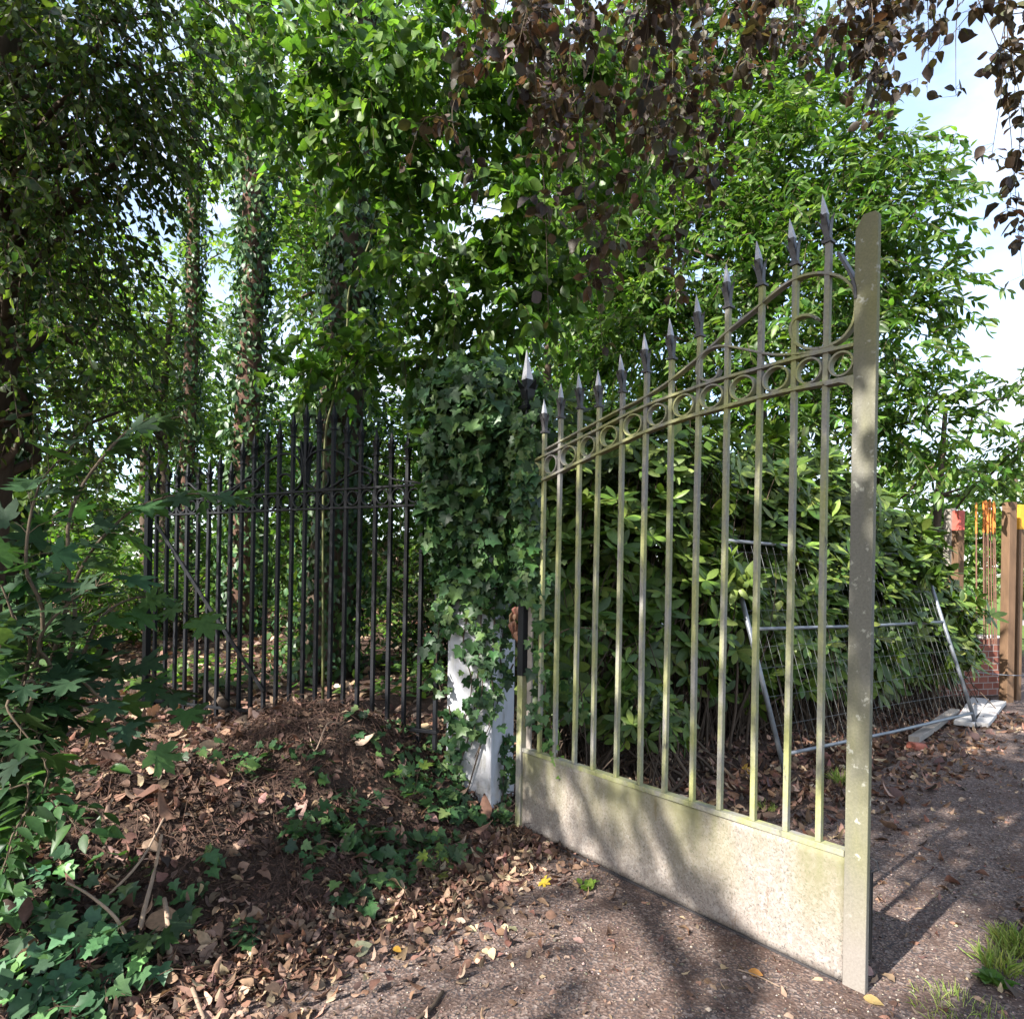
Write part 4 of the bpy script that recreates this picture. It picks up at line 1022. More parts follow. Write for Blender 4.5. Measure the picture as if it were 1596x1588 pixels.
for (a, b_, c, d_) in (((745, 1050), (735, 1130), (715, 1200), (712, 1250)), ((800, 1035), (780, 1080), (768, 1120), (740, 1180)), ((752, 1150), (738, 1200), (728, 1235), (722, 1260))):
    stems.append(np.array(smooth_path([pp(*a, 0), pp(*b_, 0), pp(*c, 0), pp(*d_, 0)], 8)))
V, T, C = merge(parts); tri_mesh('foliage', V - B, T, M['leaf_glossy'], root, C)
tv = [tubes(s[None], 0.006, 0.003, 5) for s in stems]; o_ = np.cumsum([0] + [len(v) for v, _ in tv])
tri_mesh('stems', np.concatenate([v for v, _ in tv]) - B, np.concatenate([t + o_[i] for i, (_, t) in enumerate(tv)]), M['bark'], root)

def ivy_trunk(label, x, y, lean, h, r, iv_r, n, bark='bark', ivy_z=(0.2, 99), blobs=None, crown=None):
    base = gp(x, y, -0.08); B = np.array(base)
    root = empty('ivy_clad_tree', base, 0, label, 'tree')
    tp = smooth_path([(x, y, base[2]), (x + lean * .25, y, h * .25), (x + lean * .5 + .05, y, h * .5), (x + lean * .8, y, h * .78), (x + lean, y, h)], 6)
    mb = MB(); rr = np.linspace(r, r * .62, len(tp)); rr[0] *= 1.3
    mb.tube([np.array(p) - B for p in tp], list(rr), 14); mb.build('trunk', M[bark], root, smooth=True)
    tp = np.array(tp)
    z = rng.uniform(max(base[2], ivy_z[0]), min(h, ivy_z[1]), n); an = rng.uniform(0, 2 * np.pi, n)
    cx = np.interp(z, tp[:, 2], tp[:, 0]); cy_ = np.interp(z, tp[:, 2], tp[:, 1]); rad = np.interp(z, tp[:, 2], rr)
    lump = 0.45 + 0.6 * np.sin(z * 2.3 + np.sin(an * 2 + z) * 1.5 + x) * np.sin(an * 2 + z * 1.1)
    ro = rad + 0.02 + rng.uniform(0, 1, n) * iv_r * np.clip(lump, .12, 1)
    nn = np.stack([np.cos(an), np.sin(an), np.zeros(n)], -1)
    P = np.stack([cx, cy_, z], -1) + nn * ro[:, None]
    lv = [ivy_leaves(P, nn, 0.085, 'ivy2' if y < 7 else 'kite6', G_IVY)]
    if crown:
        Pc, dd = blob_points(blobs, crown); l2, paths = sprays(Pc, dd + rng.normal(0, .5, (crown, 3)), .8, 13, 'kite6', .12, G_MID, None, .3)
        lv.append(l2); v, t = tubes(paths, .006, .002, 3); tri_mesh('branches', v - B, t, M['twig'], root)
    V, T, C = merge(lv); tri_mesh('ivy_leaves', V - B, T, M['leaf_glossy'], root, C)
    return root
ivy_trunk('thick dark ivy clad trunk rising behind the middle of the black gate', -2.05, 7.4, 0.30, 9.5, 0.27, 0.40, 9500)
ivy_trunk('reddish pine trunk half wrapped in ivy left of the thick ivy trunk', -3.75, 9.2, 0.1, 11, 0.19, 0.36, 7500, 'bark_red')
ivy_trunk('slim reddish pine trunk in the bright gap left of centre, lightly ivied', -6.15, 12.5, 0.05, 13, 0.15, 0.24, 5500, 'bark_red')
ivy_trunk('slim dark trunk wrapped in ivy at the left edge of the photo', -4.05, 5.2, 0.1, 8, 0.17, 0.3, 4000)

rng = np.random.default_rng(143)
# ---- woodland behind
def bg_tree(label, x, y, h, r, cr, n, cols, size=0.15, group=None, name='woodland_tree', zc=0.62, tm='kite6'):
    b = gp(x, y, -0.1); bl = []
    for k in range(9):
        a = rng.uniform(0, 6.28); q = rng.uniform(.2, .75)
        bl.append((x + math.cos(a) * cr * q, y + math.sin(a) * cr * q, b[2] + h * rng.uniform(zc - .34, .95), cr * rng.uniform(.35, .6), cr * rng.uniform(.35, .6), cr * rng.uniform(.28, .45)))
    return tree(name, label, 'tree', b, [b, (x + .05, y, h * .3), (x - .05, y, h * .6), (x + .1, y, h * .9)], r, r * .3, bl, int(n * .72), 0.95, 14, tm, size, cols, None, 'leaf', 'bark', droop=.25, group=group, limb_r=.05, twig_r=.007)
bg_tree('yellow green woodland tree behind the gap left of the ivy trunks', -7.6, 14.5, 8.5, .16, 2.4, 620, G_SUN_TINT)
bg_tree('light green woodland tree seen between the two ivy clad trunks', -3.9, 15.0, 10.5, .18, 2.5, 900, G_BRIGHT)
bg_tree('mid green woodland tree behind the white pillar', 0.7, 14.0, 9.5, .18, 2.6, 950, G_MID)
bg_tree('tall woodland tree whose crown shows above the young tree', -3.5, 12.4, 12.5, .2, 2.6, 950, G_MID, zc=.75)
bg_tree('dark woodland tree at the far left behind the overhanging tree', -9.6, 11.0, 9.0, .2, 2.6, 950, G_DARK)
bg_tree('leafy woodland tree left of the black gate post', -6.6, 8.9, 5.6, .09, 1.4, 420, G_MID, .11)
bg_tree('tall dark woodland tree right of the copper beech sprays, behind the chestnut', 1.9, 15.5, 13.5, .25, 3.0, 1000, G_MID, zc=.7)
bg_tree('sunlit low crowned tree at the back of the wood, far left', -10.5, 19.0, 8.0, .2, 3.2, 800, G_BRIGHT, .2, zc=.45)
bg_tree('sunlit low crowned tree at the back of the wood behind the pine trunks', -6.4, 20.0, 8.5, .2, 3.2, 850, G_BRIGHT, .2, zc=.45)
bg_tree('sunlit low crowned tree at the back of the wood behind the peach wall', -2.0, 21.0, 7.0, .2, 3.2, 800, G_BRIGHT, .2, zc=.42)
bg_tree('tall tree at the back of the wood behind the rhododendron', 3.2, 20.0, 10.0, .2, 3.2, 700, G_MID, .2, zc=.5)
bg_tree('distant pale green tree beyond the lawn at the right edge', 27.0, 36.0, 9.0, .3, 3.6, 500, [(0.16, 0.22, 0.07), (0.2, 0.25, 0.1)], .34)
bg_tree('far round tree beyond the road behind the steel bars', 21.5, 34.0, 8.0, .3, 3.4, 450, G_BRIGHT, .34)

def bush(name, label, x, y, rx, rz, n, cols, size, tm='kite6', lmat='leaf', m=11, z0=None):
    b = gp(x, y, -0.03); B = np.array(b); zc = b[2] + rz * .95
    root = empty(name, b, 0, label, 'shrub')
    bl = [(x, y, zc, rx, rx * .8, rz)] + [(x + rng.normal(0, rx * .6), y + rng.normal(0, rx * .4), zc + rng.normal(0, rz * .35), rx * .55, rx * .5, rz * .55) for _ in range(4)]
    P, d = blob_points(bl, n); k = P[:, 2] > gz(P[:, 0], P[:, 1]) + .05; P, d = P[k], d[k]
    lv, paths = sprays(P, d * .8 + rng.normal(0, .4, P.shape) + np.array([0, 0, .2]), .35, m, tm, size, cols, None, .35)
    V, T, C = lv; tri_mesh('foliage', V - B, T, M[lmat], root, C)
    t = np.linspace(0, 1, 6)[None, :, None]; k = min(len(P), 120); a = np.array(b) + rng.normal(0, .12, (k, 3)) * np.array([1, 1, 0])
    st = a[:, None] * (1 - t) + P[:k, None] * t + np.sin(t * np.pi) * rng.normal(0, .1, (k, 1, 3))
    v1, t1 = tubes(st, .009, .003, 4); v2, t2 = tubes(paths, .003, .001, 3)
    tri_mesh('branches', np.concatenate([v1, v2]) - B, np.concatenate([t1, t2 + len(v1)]), M['twig'], root)
    return root
bush('shrub', 'bright green shrub behind the left end of the black gate', -4.6, 8.9, .7, .6, 240, G_BRIGHT, .085)
bush('shrub', 'shrub with mixed green leaves right of the thick ivy trunk', -0.75, 8.4, .6, .85, 240, G_DARK, .085)
bush('shrub', 'tall shrub left of the black gate post behind the maple twigs', -5.3, 7.6, .8, .75, 360, G_MID, .085)
bush('shrub', 'dense shrub behind the ivy covered pillar', 0.0, 8.6, .95, 1.7, 560, G_DARK, .10)
bush('shrub', 'round shrub far back at the left edge', -8.2, 9.2, 1.3, 1.1, 420, G_MID, .11)
bush('shrub', 'leafy bush at the back of the wood left of the ivy trunks', -5.6, 13.5, 1.3, .9, 300, G_MID, .13)
bush('shrub', 'bush at the back of the wood behind the peach wall edge', -0.9, 12.5, 1.2, 1.1, 340, G_DARK, .12)
bush('shrub', 'tall leafy shrub at the very back of the wood left of the pine trunks', -10.0, 14.5, 1.7, 1.7, 520, G_MID, .14)
bush('shrub', 'tall shrub with sunlight put into its leaf colour at the very back of the wood between the pine trunks', -6.0, 16.5, 1.8, 1.9, 520, G_SUN_TINT, .15)
bush('shrub', 'tall shrub at the very back of the wood behind the thick ivy trunk', -3.0, 17.5, 1.9, 2.0, 560, G_MID, .15)
bush('shrub', 'tall shrub at the very back of the wood right of the peach wall', 0.6, 17.0, 1.8, 2.0, 520, G_SUN_TINT, .15)
hg = bush('hedge', 'sunlit clipped yellow green hedge beyond the far road', 20.0, 37.5, 5.5, 1.7, 900, [(0.20, 0.28, 0.06), (0.16, 0.25, 0.05)], .26)
hg['category'] = 'hedge'

rng = np.random.default_rng(150)
# ---- maple sapling in the left foreground
def sapling(name, label, base, stems_, tm, size, cols, n_per, lmat='leaf', r0=.010, flat=.9, cat='sapling', petiole=.06, wid=1.0):
    B = np.array(base); root = empty(name, base, 0, label, cat); lv = []; tv = []
    for pts in stems_:
        p = np.array(smooth_path(pts, 6)); tv.append(tubes(p[None], r0, .002, 5))
        d = np.r_[0, np.cumsum(np.linalg.norm(np.diff(p, axis=0), axis=1))]; n = max(2, int(n_per * d[-1]))
        u = np.linspace(.18, 1, n) * d[-1]; q = np.stack([np.interp(u, d, p[:, i]) for i in range(3)], -1)
        for s in (-1, 1):
            an = rng.uniform(-.5, .5, n)
            tan = nrm(np.stack([np.interp(u, d, np.gradient(p[:, i])) for i in range(3)], -1)); sd = nrm(np.cross(tan, [0, 0, 1.0]))
            D = nrm(tan * .6 + sd * s + rng.normal(0, .3, (n, 3)))
            e = q + D * petiole * rng.uniform(.6, 1.4, (n, 1)) + np.array([0, 0, .01])
            tv.append(tubes(np.stack([q, (q + e) / 2 + np.array([0, 0, .008]), e], 1), .0016, .0012, 3))
            lv.append(place(tm, e, D + np.array([0, 0, -.35]), np.array([0, 0, flat]) + rng.normal(0, .28, (n, 3)) + np.array([-.1, -.35, 0]), size * rng.uniform(.65, 1.2, n), palette(n, cols, None, .14), wid))
    V, T, C = merge(lv); tri_mesh('leaves', V - B, T, M[lmat], root, C)
    o_ = np.cumsum([0] + [len(v) for v, _ in tv])
    tri_mesh('stem', np.concatenate([v for v, _ in tv]) - B, np.concatenate([t + o_[i] for i, (_, t) in enumerate(tv)]), M['twig'], root)
    return root
mcol = [(0.038, 0.080, 0.038), (0.048, 0.10, 0.04), (0.030, 0.066, 0.034), (0.065, 0.125, 0.04)]
mbse = gp(-2.1, 2.45)
ms = lambda *p: [mbse] + [tuple(at(*q)) for q in p]
sapling('maple_sapling', 'maple sapling with broad dark lobed leaves spreading from the left edge', mbse,
        [ms((90, 1000, 2.5), (110, 800, 2.55), (180, 690, 2.65), (230, 660, 2.75), (280, 650, 2.8)), ms((100, 1050, 2.5), (120, 900, 2.6), (200, 800, 2.75), (290, 770, 2.85), (350, 780, 2.95)),
         ms((60, 1020, 2.4), (40, 880, 2.35), (60, 760, 2.4), (110, 700, 2.4)), ms((110, 1060, 2.55), (160, 960, 2.65), (230, 930, 2.8), (300, 960, 2.9)),
         ms((100, 1080, 2.5), (150, 1040, 2.6), (230, 1050, 2.75), (290, 1100, 2.8)), ms((40, 1050, 2.4), (20, 960, 2.3), (-20, 860, 2.3)),
         ms((60, 1080, 2.5), (20, 1030, 2.5), (-30, 990, 2.4)), ms((70, 1090, 2.4), (60, 1000, 2.3), (120, 930, 2.35), (190, 900, 2.45)), ms((50, 1090, 2.3), (10, 1100, 2.2), (60, 1170, 2.2)), ms((80, 1090, 2.4), (160, 1090, 2.4), (215, 1150, 2.45)), ms((110, 1070, 2.5), (60, 1090, 2.6), (130, 1120, 2.7))], 'maple', .125, mcol, 10.0, lmat='leaf_matte')
ab = gp(-1.85, 2.15)
as_ = lambda *p: [ab] + [tuple(at(*q)) for q in p]
sapling('ash_sapling', 'low ash sapling with paired pointed leaflets at the lower left edge', ab,
        [as_((60, 1260, 2.3), (110, 1210, 2.35), (170, 1200, 2.4)), as_((50, 1270, 2.3), (90, 1260, 2.25), (130, 1300, 2.2)), as_((40, 1260, 2.25), (10, 1230, 2.2), (-30, 1240, 2.2)), as_((60, 1250, 2.3), (70, 1190, 2.3), (60, 1150, 2.35)),
         as_((40, 1280, 2.25), (20, 1300, 2.1), (10, 1340, 2.1)), as_((60, 1300, 2.3), (140, 1260, 2.3), (170, 1290, 2.3))], 'ovate', .088, [(0.05, 0.115, 0.04), (0.06, 0.14, 0.045), (0.04, 0.09, 0.035)], 17, r0=.005, petiole=.012, wid=.68)
for (px, py, z, s, lab, cols, pts) in ((470, 1235, .35, .085, 'mid green maple seedling at the centre of the slope below the black gate', [(0.05, 0.12, 0.045), (0.07, 0.15, 0.05)], [(0, 0, 0), (.03, -.04, .09), (.08, -.07, .15)]),
                                       (640, 1210, .22, .075, 'maple seedling with a pale lime green top leaf on the mound', [(0.05, 0.12, 0.045), (0.06, 0.14, 0.05), (0.17, 0.30, 0.06)], [(0, 0, 0), (.03, -.03, .10), (.05, -.05, .19)]),
                                       (560, 1225, .25, .075, 'dark green maple seedling beside the lime topped seedling', [(0.045, 0.11, 0.045)], [(0, 0, 0), (.06, -.05, .08), (.14, -.08, .12)]),
                                       (690, 1300, .10, .07, 'maple seedling with yellowing leaves at the foot of the pillar ivy', [(0.07, 0.14, 0.05), (0.25, 0.32, 0.06)], [(0, 0, 0), (-.03, -.02, .07), (-.05, -.06, .12)]),
                                       (230, 1330, .35, .11, 'low maple seedling with broad dark leaves right of the ash sapling', mcol, [(0, 0, 0), (.05, -.05, .08), (.10, -.10, .12)])):
    g = ground_at(px, py + 40, z); b_ = gp(g[0], g[1])
    sapling('maple_seedling', lab, b_, [[tuple(np.array(b_) + np.array(q)) for q in pts], [tuple(np.array(b_) + np.array(q) * np.array([-.8, .6, .8])) for q in pts]], 'maple', s, cols, 18, r0=.003, cat='seedling', petiole=.03)

rng = np.random.default_rng(157)
# ---- ground ivy, leaf litter, sticks, gravel, grass
def scatter(n, box, accept):
    out = []
    while sum(map(len, out)) < n:
        x = rng.uniform(box[0], box[1], n); y = rng.uniform(box[2], box[3], n); k = rng.random(n) < accept(x, y); out.append(np.stack([x[k], y[k]], -1))
    return np.concatenate(out)[:n]
def litter(n, box, accept, size, cols, weights, lift=.012, tms=('dead', 'dead2'), tilt=.55):
    parts = []
    for tm in tms:
        p = scatter(n // len(tms), box, accept); k = len(p)
        P = np.stack([p[:, 0], p[:, 1], gz(p[:, 0], p[:, 1]) + rng.uniform(.002, lift, k)], -1)
        D = rdir(k); D[:, 2] *= .3; N = np.array([0, 0, 1.0]) + rng.normal(0, tilt, (k, 3))
        parts.append(place(tm, P, D, N, size * np.clip(rng.lognormal(0, .3, k), .5, 1.9), palette(k, cols, weights, .2)))
    return parts
def clump(x, y, f=1.0):
    return .5 + .5 * np.sin(x * 2.7 * f + 1.7 * np.sin(y * 2.1 * f)) * np.sin(y * 3.3 * f + 1.3 * np.sin(x * 1.9 * f + 2))
W_ = [3, 3, 3, 1.6, 3, 3]
def acc_bank(x, y):
    d = seg_dist(x, y, PATH_L); return np.clip(.35 + .75 * clump(x, y), 0, 1) * sstep(-.06, .14, d) * (x < 1.2) * (1 - .8 * np.exp(-((x + 1.25) / .42) ** 2 - ((y - 4.3) / .5) ** 2)) * (1 - .5 * np.exp(-((x + .9) / .35) ** 2 - ((y - 3.1) / .35) ** 2))
def acc_edge(x, y):
    d = seg_dist(x, y, PATH_L); return np.exp(-np.maximum(-d, 0) / .16) * (d > -.7) * (d < .35) * (.35 + .65 * clump(x, y, 1.4))
def acc_back(x, y):
    d = seg_dist(x, y, PATH_L); return sstep(-.9, .1, d) * (.3 + .7 * clump(x, y))
parts = litter(8800, (-3.4, 1.4, 1.5, 5.6), acc_bank, .047, DEAD, [2.5, 1.8, 3, .8, 4, 4], .03, tms=('dead', 'dead2', 'kite6', 'long'))
parts += litter(900, (-3.2, 1.2, 1.5, 5.4), acc_bank, .080, DEAD, [3, 3, 2, 1.6, 2, 1], .05)
parts += litter(3300, (-1.6, 1.0, 1.6, 4.6), acc_edge, .042, DEAD, [3, 4, 3, 2.5, 2, 1], .03)
parts += litter(9000, (.3, 6.5, 4.0, 9.6), acc_back, .062, DEAD, [3, 2, 4, 1, 3, 2], .02)
parts += litter(12000, (-9, 1.0, 5.4, 15), lambda x, y: .35 + .6 * clump(x, y, .8), .085, DEAD, [2, 4, 2, 4, 2, 1], .03, tms=('kite6', 'dead'))
parts += litter(1000, (-1.0, 6.5, 1.2, 8.0), lambda x, y: ((seg_dist(x, y, PATH_L) < 0) & (seg_dist(x, y, PATH_R) > -.3)) * (.15 + .5 * clump(x, y)), .04, DEAD, [3, 3, 2, 2, 1, 1], .012)
parts += litter(800, (1.4, 4.0, 1.2, 4.2), lambda x, y: (seg_dist(x, y, PATH_R) < .1) * 1.0, .045, DEAD, W_, .015)
V, T, C = merge(parts); tag(tri_mesh('leaf_litter', V, T, M['leaf_dead'], None, C), kind='stuff')
# fine dark crumbs of rotted leaf and twig on the bank
parts = litter(34000, (-3.2, 1.3, 1.5, 5.2), lambda x, y: sstep(-.25, .1, seg_dist(x, y, PATH_L)) * (x < 1.1), .026, [(0.09, 0.055, 0.042), (0.05, 0.034, 0.03), (0.14, 0.085, 0.062), (0.20, 0.13, 0.09)], [3, 3, 2, 1], .014, tms=('long', 'kite'), tilt=.5)
parts += litter(32000, (-1.6, 4.5, 1.3, 6.5), lambda x, y: ((seg_dist(x, y, PATH_L) < 0) & (seg_dist(x, y, PATH_R) > -.2)) * np.clip(clump(x, y, 1.7) * 1.3 - .2 + .5 * np.exp(seg_dist(x, y, PATH_L) / .35), 0, 1), .016, [(0.12, 0.08, 0.065), (0.07, 0.05, 0.044), (0.20, 0.13, 0.10)], None, .006, tms=('long', 'kite'), tilt=.4)
V, T, C = merge(parts); tag(tri_mesh('rotted_leaf_crumbs', V, T, M['leaf_dead'], None, C), kind='stuff')
# loose stones on the path
n = 15000
p = scatter(n, (-2.0, 5.5, 1.2, 7.0), lambda x, y: ((seg_dist(x, y, PATH_L) < .05) & (seg_dist(x, y, PATH_R) > -.05)) * np.clip(1.6 - .3 * y + .5 * clump(x, y, 2), .05, 1))
O = np.array([(1, 0, 0), (-1, 0, 0), (0, 1, 0), (0, -1, 0), (0, 0, .7), (0, 0, -.7)], float); OT = np.array([(0, 2, 4), (2, 1, 4), (1, 3, 4), (3, 0, 4), (2, 0, 5), (1, 2, 5), (3, 1, 5), (0, 3, 5)])
sz = .0030 * rng.lognormal(0, .45, n)
A = rng.uniform(0, 6.28, n); V = O[None] * (1 + rng.uniform(-.35, .35, (n, 6, 3)))
V = np.stack([V[..., 0] * np.cos(A)[:, None] - V[..., 1] * np.sin(A)[:, None], V[..., 0] * np.sin(A)[:, None] + V[..., 1] * np.cos(A)[:, None], V[..., 2]], -1) * sz[:, None, None]
V += np.stack([p[:, 0], p[:, 1], gz(p[:, 0], p[:, 1]) + .006 + sz * .35], -1)[:, None]
C = np.repeat(palette(n, [(0.20, 0.155, 0.135), (0.28, 0.225, 0.195), (0.14, 0.11, 0.098), (0.10, 0.083, 0.08), (0.40, 0.34, 0.30)], [3, 2, 3, 2, .8]), 6, axis=0)
tag(tri_mesh('gravel', V.reshape(-1, 3), (OT[None] + (np.arange(n) * 6)[:, None, None]).reshape(-1, 3), M['pebble'], None, C), kind='stuff')

def ground_ivy(spots, name='ground_ivy'):
    parts = []
    for (px, py, z, n, rad, size, cols) in spots:
        n = int(n * 1.45); g = ground_at(px, py, z); a = rng.uniform(0, 6.28, n); r = rad * np.sqrt(rng.uniform(0, 1, n))
        x = g[0] + np.cos(a) * r; y = g[1] + np.sin(a) * r * .8
        P = np.stack([x, y, gz(x, y) + rng.uniform(.02, .09, n)], -1)
        D = rdir(n); D[:, 2] = -.25; N = np.array([0, -.35, 1.0]) + rng.normal(0, .3, (n, 3))
        parts.append(place('ivy', P, D, N, size * rng.uniform(.6, 1.25, n), palette(n, cols, None, .2)))
    V, T, C = merge(parts); o = tri_mesh(name, V, T, M['leaf_glossy'], None, C); return tag(o, kind='stuff')
GI = G_IVY + [(0.055, 0.12, 0.05)]; LI = [(0.05, 0.12, 0.06), (0.07, 0.16, 0.075), (0.04, 0.09, 0.045), (0.11, 0.22, 0.08)]
ground_ivy([(40, 1410, .2, 40, .22, .085, LI), (110, 1480, .12, 42, .18, .095, LI), (60, 1520, .12, 22, .14, .09, LI), (140, 1560, .06, 22, .12, .085, LI), (200, 1490, .1, 12, .10, .085, LI), (225, 1520, .06, 6, .06, .085, LI), (20, 1345, .25, 30, .2, .07, GI),
            (180, 1400, .2, 14, .15, .068, GI), (385, 1430, .15, 10, .05, .055, GI), (470, 1340, .2, 16, .12, .055, GI), (500, 1285, .3, 22, .16, .068, GI), (560, 1320, .15, 34, .2, .075, GI), (600, 1360, .08, 26, .18, .075, GI),
            (555, 1400, .08, 12, .10, .068, GI), (640, 1330, .08, 28, .2, .075, GI), (700, 1330, .04, 30, .18, .068, GI), (660, 1260, .15, 40, .22, .075, GI), (720, 1280, .06, 34, .14, .068, GI), (480, 1220, .4, 14, .15, .068, GI), (380, 1210, .45, 14, .15, .068, GI),
            (270, 1360, .3, 8, .1, .068, GI), (420, 1190, .5, 10, .12, .055, GI), (600, 1180, .45, 22, .25, .068, GI), (650, 1140, .5, 20, .2, .068, GI), (780, 1290, .0, 26, .08, .055, GI), (300, 1210, .45, 12, .15, .068, GI), (335, 1330, .32, 7, .08, .068, GI), (680, 1230, .2, 30, .2, .075, GI)])
parts = []
n = 5200
p = scatter(n, (-9, .6, 6.2, 15), lambda x, y: np.clip(clump(x, y, 1.1) * 1.8 - .7, 0, 1))
P = np.stack([p[:, 0], p[:, 1], gz(p[:, 0], p[:, 1]) + rng.uniform(.03, .16, n)], -1)
V, T, C = place('ivy2', P, rdir(n) * np.array([1, 1, .3]), np.array([0, -.2, 1.0]) + rng.normal(0, .4, (n, 3)), .10 * rng.uniform(.6, 1.3, n), palette(n, G_BRIGHT + G_MID))
tag(tri_mesh('woodland_ground_cover', V, T, M['leaf'], None, C), kind='stuff')

def stick(label, pts, r0, r1, mat='stick', name='fallen_stick', cat='stick'):
    """points (px, py, height of ground guess, lift)"""
    P = []
    for px, py, z, lift in pts:
        g = ground_at(px, py, z + lift); P.append((g[0], g[1], float(gz(g[0], g[1])) + lift if lift < .03 else g[2]))
    mb = MB(); q = smooth_path(P, 5); mb.tube(q, list(np.linspace(r0, r1, len(q))), 7)
    return tag(mb.build(name, M[mat], None, smooth=True), label, cat)
stick('curved dry stick standing on the slope left of the split dead stem', [(212, 1475, .12, .0), (222, 1430, .15, .05), (240, 1360, .2, .10), (252, 1300, .25, .2)], .011, .006)
stick('short split dead stem standing upright on the leafy slope', [(265, 1480, .1, .0), (262, 1440, .12, .05), (256, 1400, .12, .10)], .013, .009)
stick('thin forked dry twig arching over the lower left slope', [(205, 1470, .1, .0), (180, 1430, .15, .08), (140, 1395, .2, .10), (105, 1375, .22, .08)], .008, .004)
stick('long thin twig slanting up the slope toward the black gate', [(150, 1385, .25, .02), (220, 1340, .3, .04), (270, 1250, .4, .05), (340, 1160, .5, .08), (460, 1150, .5, .06)], .006, .003)
stick('pale bent bramble stem arching beside the lime topped seedling', [(478, 1210, .35, .0), (490, 1170, .45, .12), (510, 1128, .5, .2), (530, 1128, .5, .18)], .004, .003)
stick('straight twig on the sunlit litter at the bottom edge', [(300, 1540, .02, .03), (318, 1588, .0, .03)], .008, .007)
stick('short brown peg standing in front of the black gate', [(391, 1142, .55, .0), (391, 1105, .5, .18)], .02, .018, 'bark_red', 'wooden_peg', 'peg')
stick('thin dry twig lying on the gravel path below the gate panel', [(1150, 1510, 0, .012), (1180, 1520, 0, .014), (1215, 1537, 0, .012)], .003, .002)
stick('dark root end lying at the path edge below the mound', [(690, 1545, 0, .012), (672, 1570, 0, .016), (650, 1588, 0, .012)], .008, .006, 'bark')
stick('thick dark fallen branch lying on the litter behind the black gate', [(300, 1048, .5, .05), (330, 1075, .5, .06), (350, 1098, .5, .05)], .05, .035, 'bark', 'fallen_branch', 'branch')
# a tangle of fine twigs on the bank (too many to count)
n = 2400
p = scatter(n, (-3.0, .4, 1.8, 5.2), lambda x, y: sstep(0, .3, seg_dist(x, y, PATH_L)) * (.15 + .45 * clump(x, y) + .6 * np.exp(-((x + 1.25) / .45) ** 2 - ((y - 4.3) / .5) ** 2)))
a = rng.uniform(0, 6.28, n); L = rng.uniform(.05, .28, n); t = np.linspace(-.5, .5, 5)[None, :]
x = p[:, :1] + np.cos(a)[:, None] * L[:, None] * t; y = p[:, 1:] + np.sin(a)[:, None] * L[:, None] * t
z = gz(x, y) + .02 + rng.uniform(-.3, .5, (n, 1)) * L[:, None] * (t + .3) * .8 + .02 * np.sin(t * 6 + a[:, None])
v, t_ = tubes(np.stack([x, y, np.maximum(z, gz(x, y) + .004)], -1), .0024, .001, 4)
tag(tri_mesh('twig_debris', v, t_, M['debris']), kind='stuff')
# single bright leaves
def yellow_leaf(label, px, py, tm, size, col, z=0.0, mat='leaf'):
    g = ground_at(px, py, z); P = np.array([[0, 0, 0.0]])
    V, T, C = place(tm, P, np.array([[.6, -.5, .08]]), np.array([[-.2, -.4, 1.0]]), [size], np.array([col]))
    o = tri_mesh('fallen_leaf', V, T, M[mat], None, C); o.location = (g[0], g[1], float(gz(g[0], g[1])) + .016); tag(o, label, 'leaf')
yellow_leaf('yellow fallen leaf on the dark gravel left of the green weed', 842, 1377, 'maple', .065, (0.55, 0.42, 0.06))
yellow_leaf('orange fallen leaf on the gravel below the gate panel', 1166, 1518, 'ovate', .06, (0.60, 0.30, 0.10))
yellow_leaf('large pale yellow leaf on the litter seen behind the gate bars', 1155, 1202, 'maple', .12, (0.70, 0.42, 0.10))
yellow_leaf('yellow leaf on the litter at the path edge by the mound', 613, 1482, 'ovate', .05, (0.62, 0.36, 0.06))
yellow_leaf('pale yellow leaf on the path at the foot of the closing stile', 1345, 1560, 'ovate', .07, (0.45, 0.33, 0.15))
def weed(label, px, py, n, size, col, z=0):
    g = ground_at(px, py, z); a = rng.uniform(0, 6.28, n); D = np.stack([np.cos(a), np.sin(a), rng.uniform(.2, .8, n)], -1)
    root = empty('weed', gp(g[0], g[1], .004), 0, label, 'weed')
    P = rng.normal(0, .02, (n, 3)) * np.array([1, 1, 0]) + np.array([0, 0, .008])
    V, T, C = place('ovate', P, D, np.array([0, 0, 1.0]) - D * .3, size * rng.uniform(.6, 1.2, n), palette(n, col)); tri_mesh('leaves', V, T, M['leaf'], root, C)
    v, t = tubes(np.stack([np.zeros((n, 3)), P * .5, P], 1), .002, .0015, 3); tri_mesh('stem', v, t, M['stem_green'], root)
weed('small lime green weed on the gravel below the gate panel', 915, 1385, 22, .05, [(0.22, 0.32, 0.06), (0.15, 0.26, 0.05)])
weed('green weed in the grass at the lower right corner', 1545, 1535, 20, .07, [(0.07, 0.15, 0.03), (0.1, 0.2, 0.04)])
def grass(label, px, py, n, rad, h, z=0.0):
    n = int(n * 1.45); g = ground_at(px, py, z); a = rng.uniform(0, 6.28, n); r = rad * np.sqrt(rng.uniform(0, 1, n))
    P = np.stack([np.cos(a) * r, np.sin(a) * r, np.zeros(n)], -1); D = np.stack([np.cos(a) * .5, np.sin(a) * .5, np.ones(n)], -1) + rng.normal(0, .28, (n, 3))
    V, T, C = place('long', P, D, rdir(n), h * rng.uniform(.5, 1.2, n), palette(n, [(0.26, 0.34, 0.09), (0.20, 0.28, 0.06), (0.38, 0.42, 0.16)]), .13)
    o = tri_mesh('grass_tuft', V, T, M['grass'], None, C); o.location = gp(g[0], g[1]); tag(o, label, 'grass')
grass('large sunlit grass tuft at the right edge of the path', 1592, 1480, 240, .09, .085)
